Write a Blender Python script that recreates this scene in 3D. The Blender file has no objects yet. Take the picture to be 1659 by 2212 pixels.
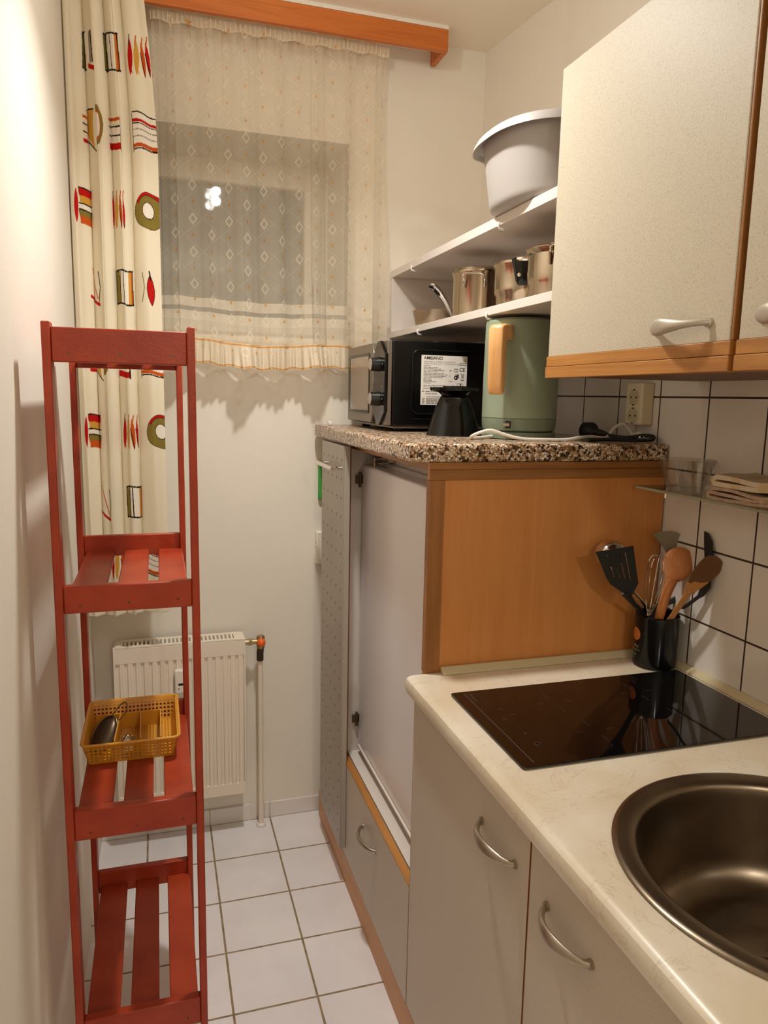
import bpy, bmesh, math, random
import numpy as np
from mathutils import Vector, Matrix, Quaternion

# ------------------------------------------------------------------ camera, light, exposure
S = bpy.context.scene
COL = S.collection
PI = math.pi
CAM_YAW, CAM_PITCH, CAM_ROLL, CAM_F, CAM_H = 0.2986, -0.15496, 0.02003, 1592.03, 1.4422
cy_, sy_, cp_, sp_ = math.cos(CAM_YAW), math.sin(CAM_YAW), math.cos(CAM_PITCH), math.sin(CAM_PITCH)
c_f = Vector((sy_ * cp_, cy_ * cp_, sp_)); c_r0 = Vector((cy_, -sy_, 0)); c_u0 = c_r0.cross(c_f)
c_r = math.cos(CAM_ROLL) * c_r0 + math.sin(CAM_ROLL) * c_u0
c_u = -math.sin(CAM_ROLL) * c_r0 + math.cos(CAM_ROLL) * c_u0
cd = bpy.data.cameras.new('camera'); cam = bpy.data.objects.new('camera', cd); COL.objects.link(cam)
cd.sensor_fit = 'HORIZONTAL'; cd.sensor_width = 36.0; cd.lens = 36.0 * CAM_F / 1659.0
cd.clip_start = 0.02
cam.matrix_world = Matrix(((c_r.x, c_u.x, -c_f.x, 0), (c_r.y, c_u.y, -c_f.y, 0), (c_r.z, c_u.z, -c_f.z, CAM_H), (0, 0, 0, 1)))
S.camera = cam
S.view_settings.view_transform = 'Standard'; S.view_settings.look = 'None'
S.view_settings.gamma = 1.0; S.view_settings.use_curve_mapping = False
S.view_settings.exposure = 0.17
S.cycles.use_denoising = True
S.cycles.max_bounces = 12; S.cycles.diffuse_bounces = 7; S.cycles.glossy_bounces = 5
S.cycles.transparent_max_bounces = 24; S.cycles.transmission_bounces = 10
S.cycles.sample_clamp_indirect = 6.0
W = bpy.data.worlds.new('night'); S.world = W; W.use_nodes = True
W.node_tree.nodes['Background'].inputs[0].default_value = (0.012, 0.014, 0.02, 1)
W.node_tree.nodes['Background'].inputs[1].default_value = 0.6
LAMP_POS = (0.30, 1.50, 2.44); LAMP_W = 2.0; LAMP_DISC_W = 8.6; LAMP_COL = (1.0, 0.98, 0.93)
HALL_POS = (0.36, -1.35, 2.04); HALL_W = 20.0; HALL_COL = (1.0, 0.98, 0.92)

# ------------------------------------------------------------------ materials
def srgb(*c):
    if len(c) == 1: c = c[0]
    out = []
    for v in c[:3]:
        v = v / 255.0
        out.append(v / 12.92 if v <= 0.04045 else ((v + 0.055) / 1.055) ** 2.4)
    return (out[0], out[1], out[2], 1.0)

class NT:
    def __init__(s, name):
        s.m = bpy.data.materials.new(name); s.m.use_nodes = True
        s.t = s.m.node_tree; s.p = s.t.nodes['Principled BSDF']; s.o = s.t.nodes['Material Output']
    def n(s, typ, **kw):
        nd = s.t.nodes.new(typ)
        for k, v in kw.items(): setattr(nd, k, v)
        return nd
    def l(s, a, b): s.t.links.new(a, b)
    def setin(s, sock, v):
        if isinstance(v, bpy.types.NodeSocket): s.l(v, sock)
        else: sock.default_value = v
    def math(s, op, a, b=None, c=None):
        nd = s.n('ShaderNodeMath', operation=op)
        s.setin(nd.inputs[0], a)
        if b is not None: s.setin(nd.inputs[1], b)
        if c is not None: s.setin(nd.inputs[2], c)
        return nd.outputs[0]
    def coord(s, which='Object'): return s.n('ShaderNodeTexCoord').outputs[which]
    def sep(s, v):
        nd = s.n('ShaderNodeSeparateXYZ'); s.l(v, nd.inputs[0]); return nd.outputs
    def mapping(s, v, scale=(1, 1, 1), rot=(0, 0, 0), loc=(0, 0, 0)):
        nd = s.n('ShaderNodeMapping'); s.l(v, nd.inputs[0])
        nd.inputs['Location'].default_value = loc; nd.inputs['Scale'].default_value = scale; nd.inputs['Rotation'].default_value = rot
        return nd.outputs[0]
    def noise(s, v, scale, detail=3, rough=0.5, dist=0.0, out=0):
        nd = s.n('ShaderNodeTexNoise'); s.l(v, nd.inputs['Vector'])
        nd.inputs['Scale'].default_value = scale; nd.inputs['Detail'].default_value = detail
        nd.inputs['Roughness'].default_value = rough; nd.inputs['Distortion'].default_value = dist
        return nd.outputs[out]
    def ramp(s, f, stops, interp='LINEAR'):
        nd = s.n('ShaderNodeValToRGB'); s.l(f, nd.inputs[0]); e = nd.color_ramp.elements
        nd.color_ramp.interpolation = interp
        e[0].position, e[0].color = stops[0][0], stops[0][1]
        e[1].position, e[1].color = stops[-1][0], stops[-1][1]
        for p, c in stops[1:-1]:
            x = e.new(p); x.color = c
        return nd.outputs[0]
    def mix(s, f, a, b):
        nd = s.n('ShaderNodeMix', data_type='RGBA')
        s.setin(nd.inputs[0], f); s.setin(nd.inputs[6], a); s.setin(nd.inputs[7], b)
        return nd.outputs[2]
    def bump(s, h, strength=0.2, dist=0.002):
        nd = s.n('ShaderNodeBump'); s.l(h, nd.inputs['Height'])
        nd.inputs['Strength'].default_value = strength; nd.inputs['Distance'].default_value = dist
        s.l(nd.outputs[0], s.p.inputs['Normal'])
    def color(s, c): s.setin(s.p.inputs['Base Color'], c)
    def pr(s, **kw):
        names = dict(rough='Roughness', metal='Metallic', spec='Specular IOR Level', coat='Coat Weight', coatr='Coat Roughness', trans='Transmission Weight', ior='IOR', aniso='Anisotropic', sub='Subsurface Weight')
        for k, v in kw.items(): s.setin(s.p.inputs[names[k]], v)

def plain(name, c, rough=0.5, metal=0.0, bump=None, var=0.0, spec=0.5, varscale=8):
    t = NT(name); col = srgb(c)
    co = t.coord()
    if var > 0:
        f = t.noise(co, varscale, 4)
        dark = tuple(x * (1 - var) for x in col[:3]) + (1,)
        t.color(t.ramp(f, [(0.3, dark), (0.7, col)]))
    else: t.color(col)
    t.pr(rough=rough, metal=metal, spec=spec)
    if bump: t.bump(t.noise(co, bump[0], 3), bump[1], bump[2] if len(bump) > 2 else 0.001)
    return t.m

def wood(name, c1, c2, axis='z', scale=1.0, rough=0.45, fine=1.0):
    t = NT(name); co = t.coord()
    k = {'x': (0.6, 9, 9), 'y': (9, 0.6, 9), 'z': (9, 9, 0.6)}[axis]
    v = t.mapping(co, tuple(a * scale for a in k))
    f = t.noise(v, 4.0, 5, 0.6, 0.6)
    k2 = {'x': (2, 160, 160), 'y': (160, 2, 160), 'z': (160, 160, 2)}[axis]
    g = t.noise(t.mapping(co, k2), 2.0, 2)
    f = t.math('ADD', t.math('MULTIPLY', f, 0.75), t.math('MULTIPLY', g, 0.25 * fine))
    t.color(t.ramp(f, [(0.35, srgb(c2)), (0.62, srgb(c1))]))
    t.pr(rough=rough); t.bump(g, 0.05, 0.0005)
    return t.m

def grid_mask(t, u, v, u0, v0, su, sv, w):
    def one(a, a0, sz):
        x = t.math('FRACT', t.math('DIVIDE', t.math('SUBTRACT', a, a0 - 100 * sz), sz))
        d = t.math('MINIMUM', x, t.math('SUBTRACT', 1.0, x))
        return t.math('LESS_THAN', d, w / sz / 2)
    return t.math('MAXIMUM', one(u, u0, su), one(v, v0, sv))

M = {}
def build_materials():
    M['wall'] = plain('wall_paint', (233, 226, 213), 0.85, bump=(90, 0.12, 0.002), var=0.04, varscale=3)
    M['ceiling'] = plain('ceiling_paint', (236, 228, 212), 0.9, bump=(60, 0.1, 0.002))
    # floor tiles
    t = NT('floor_tiles'); o = t.sep(t.coord())
    m = grid_mask(t, o[0], o[1], 0.3355, 2.1597, 0.2007, 0.2007, 0.0055)
    base = t.ramp(t.noise(t.coord(), 5, 4), [(0.3, srgb(224, 219, 220)), (0.7, srgb(238, 234, 235))])
    dirt = t.ramp(t.noise(t.coord(), 30, 3), [(0.3, srgb(120, 100, 72)), (0.7, srgb(165, 145, 112))])
    t.color(t.mix(m, base, dirt)); t.pr(rough=t.math('ADD', 0.26, t.math('MULTIPLY', m, 0.5)))
    t.bump(t.math('SUBTRACT', 1.0, m), 0.5, 0.001); M['floor'] = t.m
    # wall tiles
    t = NT('wall_tiles'); o = t.sep(t.coord())
    m = grid_mask(t, o[1], o[2], 1.7425, 1.454, 0.1567, 0.1567, 0.0042)
    base = t.ramp(t.noise(t.coord(), 4, 3), [(0.3, srgb(218, 210, 200)), (0.7, srgb(230, 223, 214))])
    t.color(t.mix(m, base, srgb(58, 40, 28))); t.pr(rough=t.math('ADD', 0.16, t.math('MULTIPLY', m, 0.6)))
    h = t.math('ADD', t.math('MULTIPLY', t.noise(t.coord(), 7, 2), 0.25), t.math('SUBTRACT', 1.0, m))
    t.bump(h, 0.35, 0.0012); M['wtile'] = t.m
    M['skirt'] = plain('skirting_tile', (226, 219, 213), 0.25)
    M['grout'] = plain('grout', (140, 118, 92), 0.9)
    # orange pelmet wood
    M['orange_wood'] = wood('orange_pine', (206, 118, 46), (178, 90, 30), 'x')
    M['oak'] = wood('oak_trim', (186, 128, 62), (156, 100, 44), 'y')
    M['oak_z'] = wood('oak_trim_upright', (164, 108, 50), (132, 82, 36), 'z')
    M['oak_x'] = wood('oak_trim_cross', (160, 106, 48), (130, 82, 34), 'x')
    M['beech'] = wood('beech_panel', (210, 142, 78), (200, 130, 66), 'z', 0.8, 0.42, 0.8)
    M['plinth'] = wood('plinth_wood', (206, 148, 92), (186, 128, 74), 'y')
    M['dark_edge'] = wood('dark_brown_edge', (112, 62, 28), (82, 42, 18), 'z')
    M['kettle_wood'] = wood('handle_wood', (226, 174, 114), (206, 150, 90), 'z', 2.0, 0.4)
    M['spoon_wood'] = wood('spoon_wood', (196, 124, 66), (172, 100, 48), 'z', 2.0, 0.55)
    # burnt spatula
    t = NT('burnt_wood'); co = t.coord(); o = t.sep(co)
    f = t.noise(t.mapping(co, (30, 30, 12)), 1.6, 3)
    hot = t.math('GREATER_THAN', t.math('ADD', o[2], t.math('MULTIPLY', f, 0.03)), 1.095)
    t.color(t.mix(t.math('MULTIPLY', hot, 0.85), srgb(200, 140, 78), srgb(84, 52, 24))); t.pr(rough=0.6); M['burnt'] = t.m
    # red painted rack
    t = NT('red_paint'); co = t.coord()
    f = t.noise(co, 14, 4); g = t.noise(t.mapping(co, (40, 8, 60)), 4, 3)
    t.color(t.ramp(f, [(0.3, srgb(150, 48, 22)), (0.7, srgb(170, 62, 32))])); t.pr(rough=0.38, spec=0.35, coat=0.06, coatr=0.15)
    t.bump(t.math('ADD', f, t.math('MULTIPLY', g, 0.8)), 0.25, 0.002); M['red'] = t.m
    # laminate fronts
    def lam(name, c, d, sc=320):
        t = NT(name); co = t.coord()
        f = t.noise(co, sc, 2, 0.7); g = t.noise(co, sc * 0.45, 2)
        a = t.ramp(f, [(0.36, srgb(d)), (0.5, srgb(c))])
        t.color(t.mix(t.math('MULTIPLY', t.math('GREATER_THAN', g, 0.68), 0.35), a, srgb(tuple(x * 0.84 for x in d)))); t.pr(rough=0.5)
        t.bump(f, 0.12, 0.0006); return t.m
    M['lam_up'] = lam('speckled_cream_laminate', (194, 184, 164), (178, 167, 145), 420)
    M['lam_low'] = lam('speckled_grey_laminate', (200, 188, 172), (186, 173, 156), 560)
    M['white'] = plain('white_laminate', (222, 212, 204), 0.35)
    M['fridge'] = plain('fridge_enamel', (238, 234, 236), 0.16, spec=0.5)
    M['seal'] = plain('sealing_strip', (200, 186, 150), 0.45)
    # terrazzo worktop
    t = NT('terrazzo'); co = t.coord()
    vo = t.n('ShaderNodeTexVoronoi', feature='DISTANCE_TO_EDGE'); t.l(co, vo.inputs['Vector']); vo.inputs['Scale'].default_value = 185
    vc = t.n('ShaderNodeTexVoronoi', feature='F1'); t.l(co, vc.inputs['Vector']); vc.inputs['Scale'].default_value = 185
    rnd = t.sep(vc.outputs['Color'])[0]
    chips = t.ramp(rnd, [(0.0, srgb(30, 25, 20)), (0.13, srgb(70, 52, 36)), (0.2, srgb(150, 110, 72)), (0.36, srgb(204, 172, 136)), (0.62, srgb(228, 208, 184)), (0.85, srgb(240, 230, 214))], 'CONSTANT')
    edge = t.math('LESS_THAN', vo.outputs['Distance'], 0.07)
    t.color(t.mix(edge, chips, srgb(112, 78, 48))); t.pr(rough=0.28); M['terrazzo'] = t.m
    # marbled worktop
    t = NT('marbled_worktop'); co = t.coord()
    f = t.noise(co, 5.0, 6, 0.62, 1.4); vein = t.math('ABSOLUTE', t.math('SUBTRACT', f, 0.5))
    f2 = t.noise(t.mapping(co, (1, 1, 1), (0, 0, 0.7), (3, 1, 0)), 16.0, 6, 0.65, 2.0); vein2 = t.math('ABSOLUTE', t.math('SUBTRACT', f2, 0.5))
    cloud = t.ramp(t.noise(co, 6, 5), [(0.35, srgb(210, 194, 168)), (0.62, srgb(222, 212, 194))])
    v1 = t.ramp(vein, [(0.0, (1, 1, 1, 1)), (0.007, (0, 0, 0, 1))]); v2 = t.ramp(vein2, [(0.0, (1, 1, 1, 1)), (0.006, (0, 0, 0, 1))])
    patch = t.ramp(t.noise(co, 9, 2), [(0.5, (0, 0, 0, 1)), (0.62, (1, 1, 1, 1))])
    v2 = t.math('MULTIPLY', v2, patch)
    t.color(t.mix(t.math('MULTIPLY', t.math('MAXIMUM', t.math('MULTIPLY', v1, 0.5), v2), 0.55), cloud, srgb(150, 112, 74)))
    t.pr(rough=0.3); M['marble'] = t.m
    # perforated steel
    t = NT('perforated_panel'); o = t.sep(t.coord())
    u = t.math('DIVIDE', t.math('SUBTRACT', o[1], 1.9402), 0.0555); w = t.math('DIVIDE', t.math('SUBTRACT', o[2], 0.0867), 0.0525)
    fu = t.math('SUBTRACT', t.math('FRACT', u), 0.5); fw = t.math('SUBTRACT', t.math('FRACT', w), 0.5)
    r2 = t.math('ADD', t.math('POWER', t.math('MULTIPLY', fu, 0.0555), 2.0), t.math('POWER', t.math('MULTIPLY', fw, 0.0525), 2.0))
    hole = t.math('LESS_THAN', r2, 0.0042 ** 2)
    t.color(t.mix(hole, srgb(172, 162, 152), srgb(20, 15, 12))); t.pr(metal=t.math('MULTIPLY', t.math('SUBTRACT', 1.0, hole), 0.55), rough=0.42)
    t.bump(t.math('SUBTRACT', 1.0, hole), 0.5, 0.001); M['perf'] = t.m
    M['panel_edge'] = plain('grey_panel_edge', (164, 154, 144), 0.5)
    M['steel'] = plain('brushed_steel', (196, 186, 172), 0.22, 1.0, bump=(300, 0.03, 0.0003))
    M['pot'] = plain('polished_pot_steel', (184, 168, 146), 0.16, 1.0)
    M['pot_dull'] = plain('dull_pan_steel', (190, 172, 150), 0.34, 1.0, var=0.2)
    M['chrome'] = plain('chrome', (225, 220, 214), 0.06, 1.0)
    t = NT('sink_steel'); co = t.coord()
    t.color(t.ramp(t.noise(co, 12, 4), [(0.3, srgb(122, 108, 92)), (0.7, srgb(146, 132, 114))])); t.pr(metal=1.0, rough=0.3)
    t.bump(t.noise(t.mapping(co, (60, 60, 400)), 3, 2), 0.06, 0.0004); M['sink'] = t.m
    M['nickel'] = plain('satin_nickel', (176, 164, 148), 0.34, 0.9)
    M['satin_light'] = plain('satin_pale_grey', (186, 176, 162), 0.4, 0.5)
    M['black'] = plain('black_plastic', (20, 18, 17), 0.32)
    M['black_matt'] = plain('matt_black', (24, 22, 20), 0.55)
    M['black_gloss'] = plain('glossy_black', (7, 6, 6), 0.14, spec=0.4)
    M['cook_glass'] = plain('hob_glass', (8, 6, 6), 0.04, spec=0.6)
    M['mw_black'] = plain('microwave_casing', (9, 8, 8), 0.26, spec=0.3)
    M['mw_silver'] = plain('microwave_silver_front', (126, 116, 106), 0.32, 0.6)
    M['mw_window'] = plain('microwave_window', (178, 166, 154), 0.14, 0.7)
    M['sticker'] = plain('sticker_paper', (232, 226, 218), 0.5)
    M['ink'] = plain('printed_ink', (40, 38, 38), 0.6)
    M['ink_grey'] = plain('faint_ink', (128, 122, 116), 0.6)
    M['mark'] = plain('hob_marking', (66, 58, 56), 0.4)
    M['green'] = plain('sage_green_enamel', (140, 152, 130), 0.42)
    M['green_dark'] = plain('grey_green_plastic', (120, 132, 112), 0.5)
    M['green_bright'] = plain('bright_green_plastic', (70, 160, 66), 0.5)
    M['cord_white'] = plain('white_cable', (226, 218, 206), 0.4)
    M['plastic_white'] = plain('white_plastic', (230, 222, 212), 0.4)
    M['ivory'] = plain('ivory_plastic', (222, 208, 176), 0.4)
    M['ivory_in'] = plain('ivory_socket_well', (196, 184, 148), 0.45)
    M['basin'] = plain('grey_plastic_basin', (168, 161, 156), 0.42)
    M['rad'] = plain('radiator_enamel', (232, 220, 202), 0.35)
    M['rad_dark'] = plain('radiator_inside', (120, 108, 92), 0.8)
    M['brass'] = plain('dull_brass', (176, 156, 118), 0.35, 0.9)
    M['orange'] = plain('orange_cap', (236, 98, 20), 0.35)
    M['dark_pipe'] = plain('dark_pipe_insulation', (60, 48, 34), 0.7)
    t = NT('yellow_plastic'); t.color(srgb(214, 150, 40)); t.pr(rough=0.4, sub=0.0); M['yellow'] = t.m
    M['dark_steel'] = plain('dark_steel', (92, 76, 58), 0.35, 0.7)
    M['shade_white'] = plain('lamp_base', (235, 230, 220), 0.5)
    t = NT('towel'); co = t.coord(); f = t.noise(co, 220, 3); o = t.sep(co)
    st = t.math('GREATER_THAN', t.math('SINE', t.math('MULTIPLY', o[1], 95.0)), 0.45)
    t.color(t.mix(t.math('MULTIPLY', st, 0.5), srgb(214, 196, 168), srgb(200, 164, 104))); t.pr(rough=0.95); t.bump(f, 0.4, 0.002); M['towel'] = t.m
    t = NT('towel_brown'); t.color(t.ramp(t.noise(t.coord(), 120, 3), [(0.3, srgb(170, 140, 116)), (0.7, srgb(196, 168, 144))])); t.pr(rough=0.95); t.bump(t.noise(t.coord(), 220, 3), 0.4, 0.002); M['towel2'] = t.m
    # clear glass for cups and shelf
    def glass(name, tint, fac):
        t = NT(name); lw = t.n('ShaderNodeLayerWeight'); lw.inputs[0].default_value = 0.5
        tr = t.n('ShaderNodeBsdfTransparent'); tr.inputs[0].default_value = tint
        gl = t.n('ShaderNodeBsdfGlossy'); gl.inputs['Roughness'].default_value = 0.03
        mx = t.n('ShaderNodeMixShader'); t.l(t.math('MULTIPLY', t.math('ADD', 0.05, t.math('MULTIPLY', t.math('POWER', lw.outputs['Facing'], 3.0), 0.75)), fac), mx.inputs[0]); t.l(tr.outputs[0], mx.inputs[1]); t.l(gl.outputs[0], mx.inputs[2])
        t.l(mx.outputs[0], t.o.inputs[0]); return t.m
    M['glass'] = glass('clear_cup_glass', (0.93, 0.92, 0.90, 1), 1.0)
    M['shelf_glass'] = glass('shelf_glass', (0.86, 0.86, 0.80, 1), 1.0)
    M['pane'] = glass('window_pane', (0.8, 0.82, 0.82, 1), 1.6)
    t = NT('glass_edge'); t.color(srgb(150, 150, 128)); t.pr(rough=0.15); M['glass_edge'] = t.m
    M['win_frame'] = plain('white_window_frame', (232, 224, 208), 0.4)
    # drape: printed cotton, colours from a vertex attribute holding the print
    t = NT('printed_cotton'); at = t.n('ShaderNodeAttribute', attribute_name='print')
    co = t.coord(); d = t.n('ShaderNodeBsdfDiffuse'); tl = t.n('ShaderNodeBsdfTranslucent')
    t.l(at.outputs['Color'], d.inputs[0]); t.l(at.outputs['Color'], tl.inputs[0])
    mx = t.n('ShaderNodeMixShader'); mx.inputs[0].default_value = 0.18; t.l(d.outputs[0], mx.inputs[1]); t.l(tl.outputs[0], mx.inputs[2]); t.l(mx.outputs[0], t.o.inputs[0]); M['drape'] = t.m
    # sheer net with woven lozenges; uv in metres of cloth, v = height
    def sheer(name, base_alpha, bands):
        t = NT(name); o = t.sep(t.coord('UV')); u, v = o[0], o[1]
        PU, PV = 0.118, 0.0925
        def cell(du, dv):
            x = t.math('SUBTRACT', t.math('FRACT', t.math('ADD', t.math('DIVIDE', u, PU), 50.5 + du)), 0.5)
            y = t.math('SUBTRACT', t.math('FRACT', t.math('ADD', t.math('DIVIDE', v, PV), 50.5 + dv)), 0.5)
            return t.math('MULTIPLY', t.math('ABSOLUTE', x), PU), t.math('MULTIPLY', t.math('ABSOLUTE', y), PV)
        def loz(du, dv, a, b, hollow=True):
            x, y = cell(du, dv)
            d = t.math('ADD', t.math('DIVIDE', x, a), t.math('DIVIDE', y, b))
            if not hollow: return t.math('LESS_THAN', d, 1.0)
            return t.math('LESS_THAN', t.math('ABSOLUTE', t.math('SUBTRACT', d, 0.78)), 0.22)
        white = t.math('MAXIMUM', loz(0, 0, 0.0135, 0.0175), loz(0.5, 0.5, 0.0135, 0.0175))
        dots = t.math('MAXIMUM', loz(0, 0.5, 0.0042, 0.006, False), loz(0.5, 0, 0.0042, 0.006, False))
        lines = None
        for sgn in (1, -1):
            k = t.math('ADD', t.math('DIVIDE', u, PU), t.math('MULTIPLY', t.math('DIVIDE', v, PV), float(sgn)))
            f = t.math('ABSOLUTE', t.math('SUBTRACT', t.math('FRACT', t.math('ADD', k, 50.25)), 0.5))
            q = t.math('LESS_THAN', f, 0.011); lines = q if lines is None else t.math('MAXIMUM', lines, q)
        dens = t.math('ADD', base_alpha, t.math('MULTIPLY', white, 0.24))
        dens = t.math('ADD', dens, t.math('MULTIPLY', lines, 0.1))
        orange = dots
        for (v0, v1, add, org) in bands:
            b = t.math('MULTIPLY', t.math('GREATER_THAN', v, v0), t.math('LESS_THAN', v, v1))
            if org: orange = t.math('MAXIMUM', orange, b)
            dens = t.math('ADD', dens, t.math('MULTIPLY', b, add))
        dens = t.math('MINIMUM', t.math('ADD', dens, t.math('MULTIPLY', orange, 0.2)), 0.97)
        weave = t.noise(t.coord('UV'), 700, 1)
        dens = t.math('ADD', dens, t.math('MULTIPLY', t.math('SUBTRACT', weave, 0.5), 0.12))
        col = t.mix(orange, srgb(242, 230, 208), srgb(224, 172, 104))
        d = t.n('ShaderNodeBsdfDiffuse'); tl = t.n('ShaderNodeBsdfTranslucent'); t.l(col, d.inputs[0]); t.l(col, tl.inputs[0])
        m1 = t.n('ShaderNodeMixShader'); m1.inputs[0].default_value = 0.4; t.l(d.outputs[0], m1.inputs[1]); t.l(tl.outputs[0], m1.inputs[2])
        tr = t.n('ShaderNodeBsdfTransparent'); m2 = t.n('ShaderNodeMixShader'); t.l(dens, m2.inputs[0]); t.l(tr.outputs[0], m2.inputs[1]); t.l(m1.outputs[0], m2.inputs[2])
        t.l(m2.outputs[0], t.o.inputs[0]); return t.m
    M['sheer'] = sheer('net_curtain', 0.44, [(1.688, 1.716, 0.38, False), (1.648, 1.675, 0.38, False), (1.50, 1.648, 0.26, False), (1.5935, 1.5960, 0.3, True)])
    M['frill'] = sheer('net_frill', 0.82, [(1.589, 1.594, 0.3, True), (1.5250, 1.5295, 0.3, True)])
build_materials()

# ------------------------------------------------------------------ mesh helpers
class B:
    def __init__(s): s.v = []; s.f = []
    def add(s, vs, fs):
        k = len(s.v); s.v += [tuple(p) for p in vs]; s.f += [tuple(i + k for i in f) for f in fs]; return s
    def box(s, x0, x1, y0, y1, z0, z1):
        if x0 > x1: x0, x1 = x1, x0
        if y0 > y1: y0, y1 = y1, y0
        if z0 > z1: z0, z1 = z1, z0
        return s.add([(x0, y0, z0), (x1, y0, z0), (x1, y1, z0), (x0, y1, z0), (x0, y0, z1), (x1, y0, z1), (x1, y1, z1), (x0, y1, z1)],
                     [(0, 3, 2, 1), (4, 5, 6, 7), (0, 1, 5, 4), (1, 2, 6, 5), (2, 3, 7, 6), (3, 0, 4, 7)])
    def obox(s, c, ax, ay, az, hx, hy, hz):          # oriented box
        c = Vector(c); ax, ay, az = Vector(ax).normalized(), Vector(ay).normalized(), Vector(az).normalized()
        vs = [c + ax * sx * hx + ay * sy * hy + az * sz * hz for sz in (-1, 1) for sx, sy in ((-1, -1), (1, -1), (1, 1), (-1, 1))]
        return s.add(vs, [(0, 3, 2, 1), (4, 5, 6, 7), (0, 1, 5, 4), (1, 2, 6, 5), (2, 3, 7, 6), (3, 0, 4, 7)])
    def loft(s, rings, closed=True, caps=True):
        n = len(rings[0]); k = len(s.v)
        for r in rings: s.v += [tuple(p) for p in r]
        for i in range(len(rings) - 1):
            for j in range(n if closed else n - 1):
                a, b = k + i * n + j, k + i * n + (j + 1) % n
                s.f.append((a, b, b + n, a + n))
        if caps:
            s.f.append(tuple(k + j for j in reversed(range(n)))); s.f.append(tuple(k + (len(rings) - 1) * n + j for j in range(n)))
        return s
    def lathe(s, prof, cx=0, cy=0, n=48, sx=1.0, sy=1.0, cap=True):
        rings = [[(cx + r * sx * math.cos(2 * PI * j / n), cy + r * sy * math.sin(2 * PI * j / n), z) for j in range(n)] for r, z in prof]
        return s.loft(rings, True, cap)
    def prism(s, poly, axis, a0, a1):                 # polygon in the two other axes, extruded along axis
        def P(p, a):
            return {'x': (a, p[0], p[1]), 'y': (p[0], a, p[1]), 'z': (p[0], p[1], a)}[axis]
        return s.loft([[P(p, a0) for p in poly], [P(p, a1) for p in poly]])
    def tube(s, pts, r, n=10, ref=None, caps=True):   # r: number, list, or list of (ra, rb)
        pts = [Vector(p) for p in pts]; N = len(pts); rings = []
        rr = r if isinstance(r, list) else [r] * N
        up = Vector(ref) if ref else None
        for i, p in enumerate(pts):
            t = (pts[min(i + 1, N - 1)] - pts[max(i - 1, 0)]).normalized()
            if up is None:
                up = Vector((0, 0, 1)) if abs(t.z) < 0.9 else Vector((1, 0, 0))
            a = (up - t * up.dot(t)).normalized(); b = t.cross(a)
            if not ref: up = a
            q = rr[i]; ra, rb = q if isinstance(q, (list, tuple)) else (q, q)
            rings.append([p + a * ra * math.cos(2 * PI * j / n) + b * rb * math.sin(2 * PI * j / n) for j in range(n)])
        return s.loft(rings, True, caps)
    def obj(s, name, mat, parent=None, bevel=0.0, smooth=True, seg=2, ang=0.6):
        me = bpy.data.meshes.new(name); me.from_pydata(s.v, [], s.f); me.update()
        bm = bmesh.new(); bm.from_mesh(me); bmesh.ops.recalc_face_normals(bm, faces=bm.faces[:]); bm.to_mesh(me); bm.free()
        o = bpy.data.objects.new(name, me); COL.objects.link(o)
        for m in (mat if isinstance(mat, (list, tuple)) else [mat]): me.materials.append(M[m] if isinstance(m, str) else m)
        if smooth:
            me.shade_smooth(); me.set_sharp_from_angle(angle=ang)
        if bevel:
            md = o.modifiers.new('bevel', 'BEVEL'); md.width = bevel; md.segments = seg; md.limit_method = 'ANGLE'; md.angle_limit = 0.6
        if parent is not None: setp(o, parent)
        return o

def setp(o, parent):
    o.parent = parent
    if parent.type == 'EMPTY': o.matrix_parent_inverse = Matrix.Translation(-parent.location)

def tag(o, label, cat, group=None):
    o['label'] = label; o['category'] = cat
    if group: o['group'] = group
    return o
def thing(name, label, cat, loc, group=None):
    o = bpy.data.objects.new(name, None); COL.objects.link(o); o.location = loc; o.empty_display_size = 0.05
    return tag(o, label, cat, group)
def struct(o): o['kind'] = 'structure'; return o
def lab(o, text): o['label'] = text; return o
def copy_tree(o, delta, parent=None):
    c = o.copy(); COL.objects.link(c)
    if parent is not None: c.parent = parent; c.matrix_parent_inverse = o.matrix_parent_inverse.copy()
    else: c.location = Vector(o.location) + Vector(delta)
    for ch in list(o.children):
        if ch is not c: copy_tree(ch, delta, c)
    return c
def crv(pts, n=12):                                   # smooth path through points (Catmull-Rom)
    P = [Vector(p) for p in pts]; P = [2 * P[0] - P[1]] + P + [2 * P[-1] - P[-2]]; out = []
    for i in range(1, len(P) - 2):
        for k in range(n):
            t = k / n; a, b, c, d = P[i - 1], P[i], P[i + 1], P[i + 2]
            out.append(0.5 * ((2 * b) + (c - a) * t + (2 * a - 5 * b + 4 * c - d) * t * t + (3 * b - a - 3 * c + d) * t ** 3))
    out.append(P[-2]); return out
def text_mesh(b, txt, size, origin, ex, ez, bold=0.0):   # lettering as flat mesh faces
    cu = bpy.data.curves.new('lettering', 'FONT'); cu.body = txt; cu.size = size; cu.offset = bold; cu.resolution_u = 3
    o = bpy.data.objects.new('lettering', cu); COL.objects.link(o)
    dg = bpy.context.evaluated_depsgraph_get(); me = bpy.data.meshes.new_from_object(o.evaluated_get(dg))
    ex, ez, og = Vector(ex), Vector(ez), Vector(origin)
    b.add([og + ex * v.co.x + ez * v.co.y for v in me.vertices], [tuple(p.vertices) for p in me.polygons])
    bpy.data.objects.remove(o); bpy.data.curves.remove(cu); bpy.data.meshes.remove(me)

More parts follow.
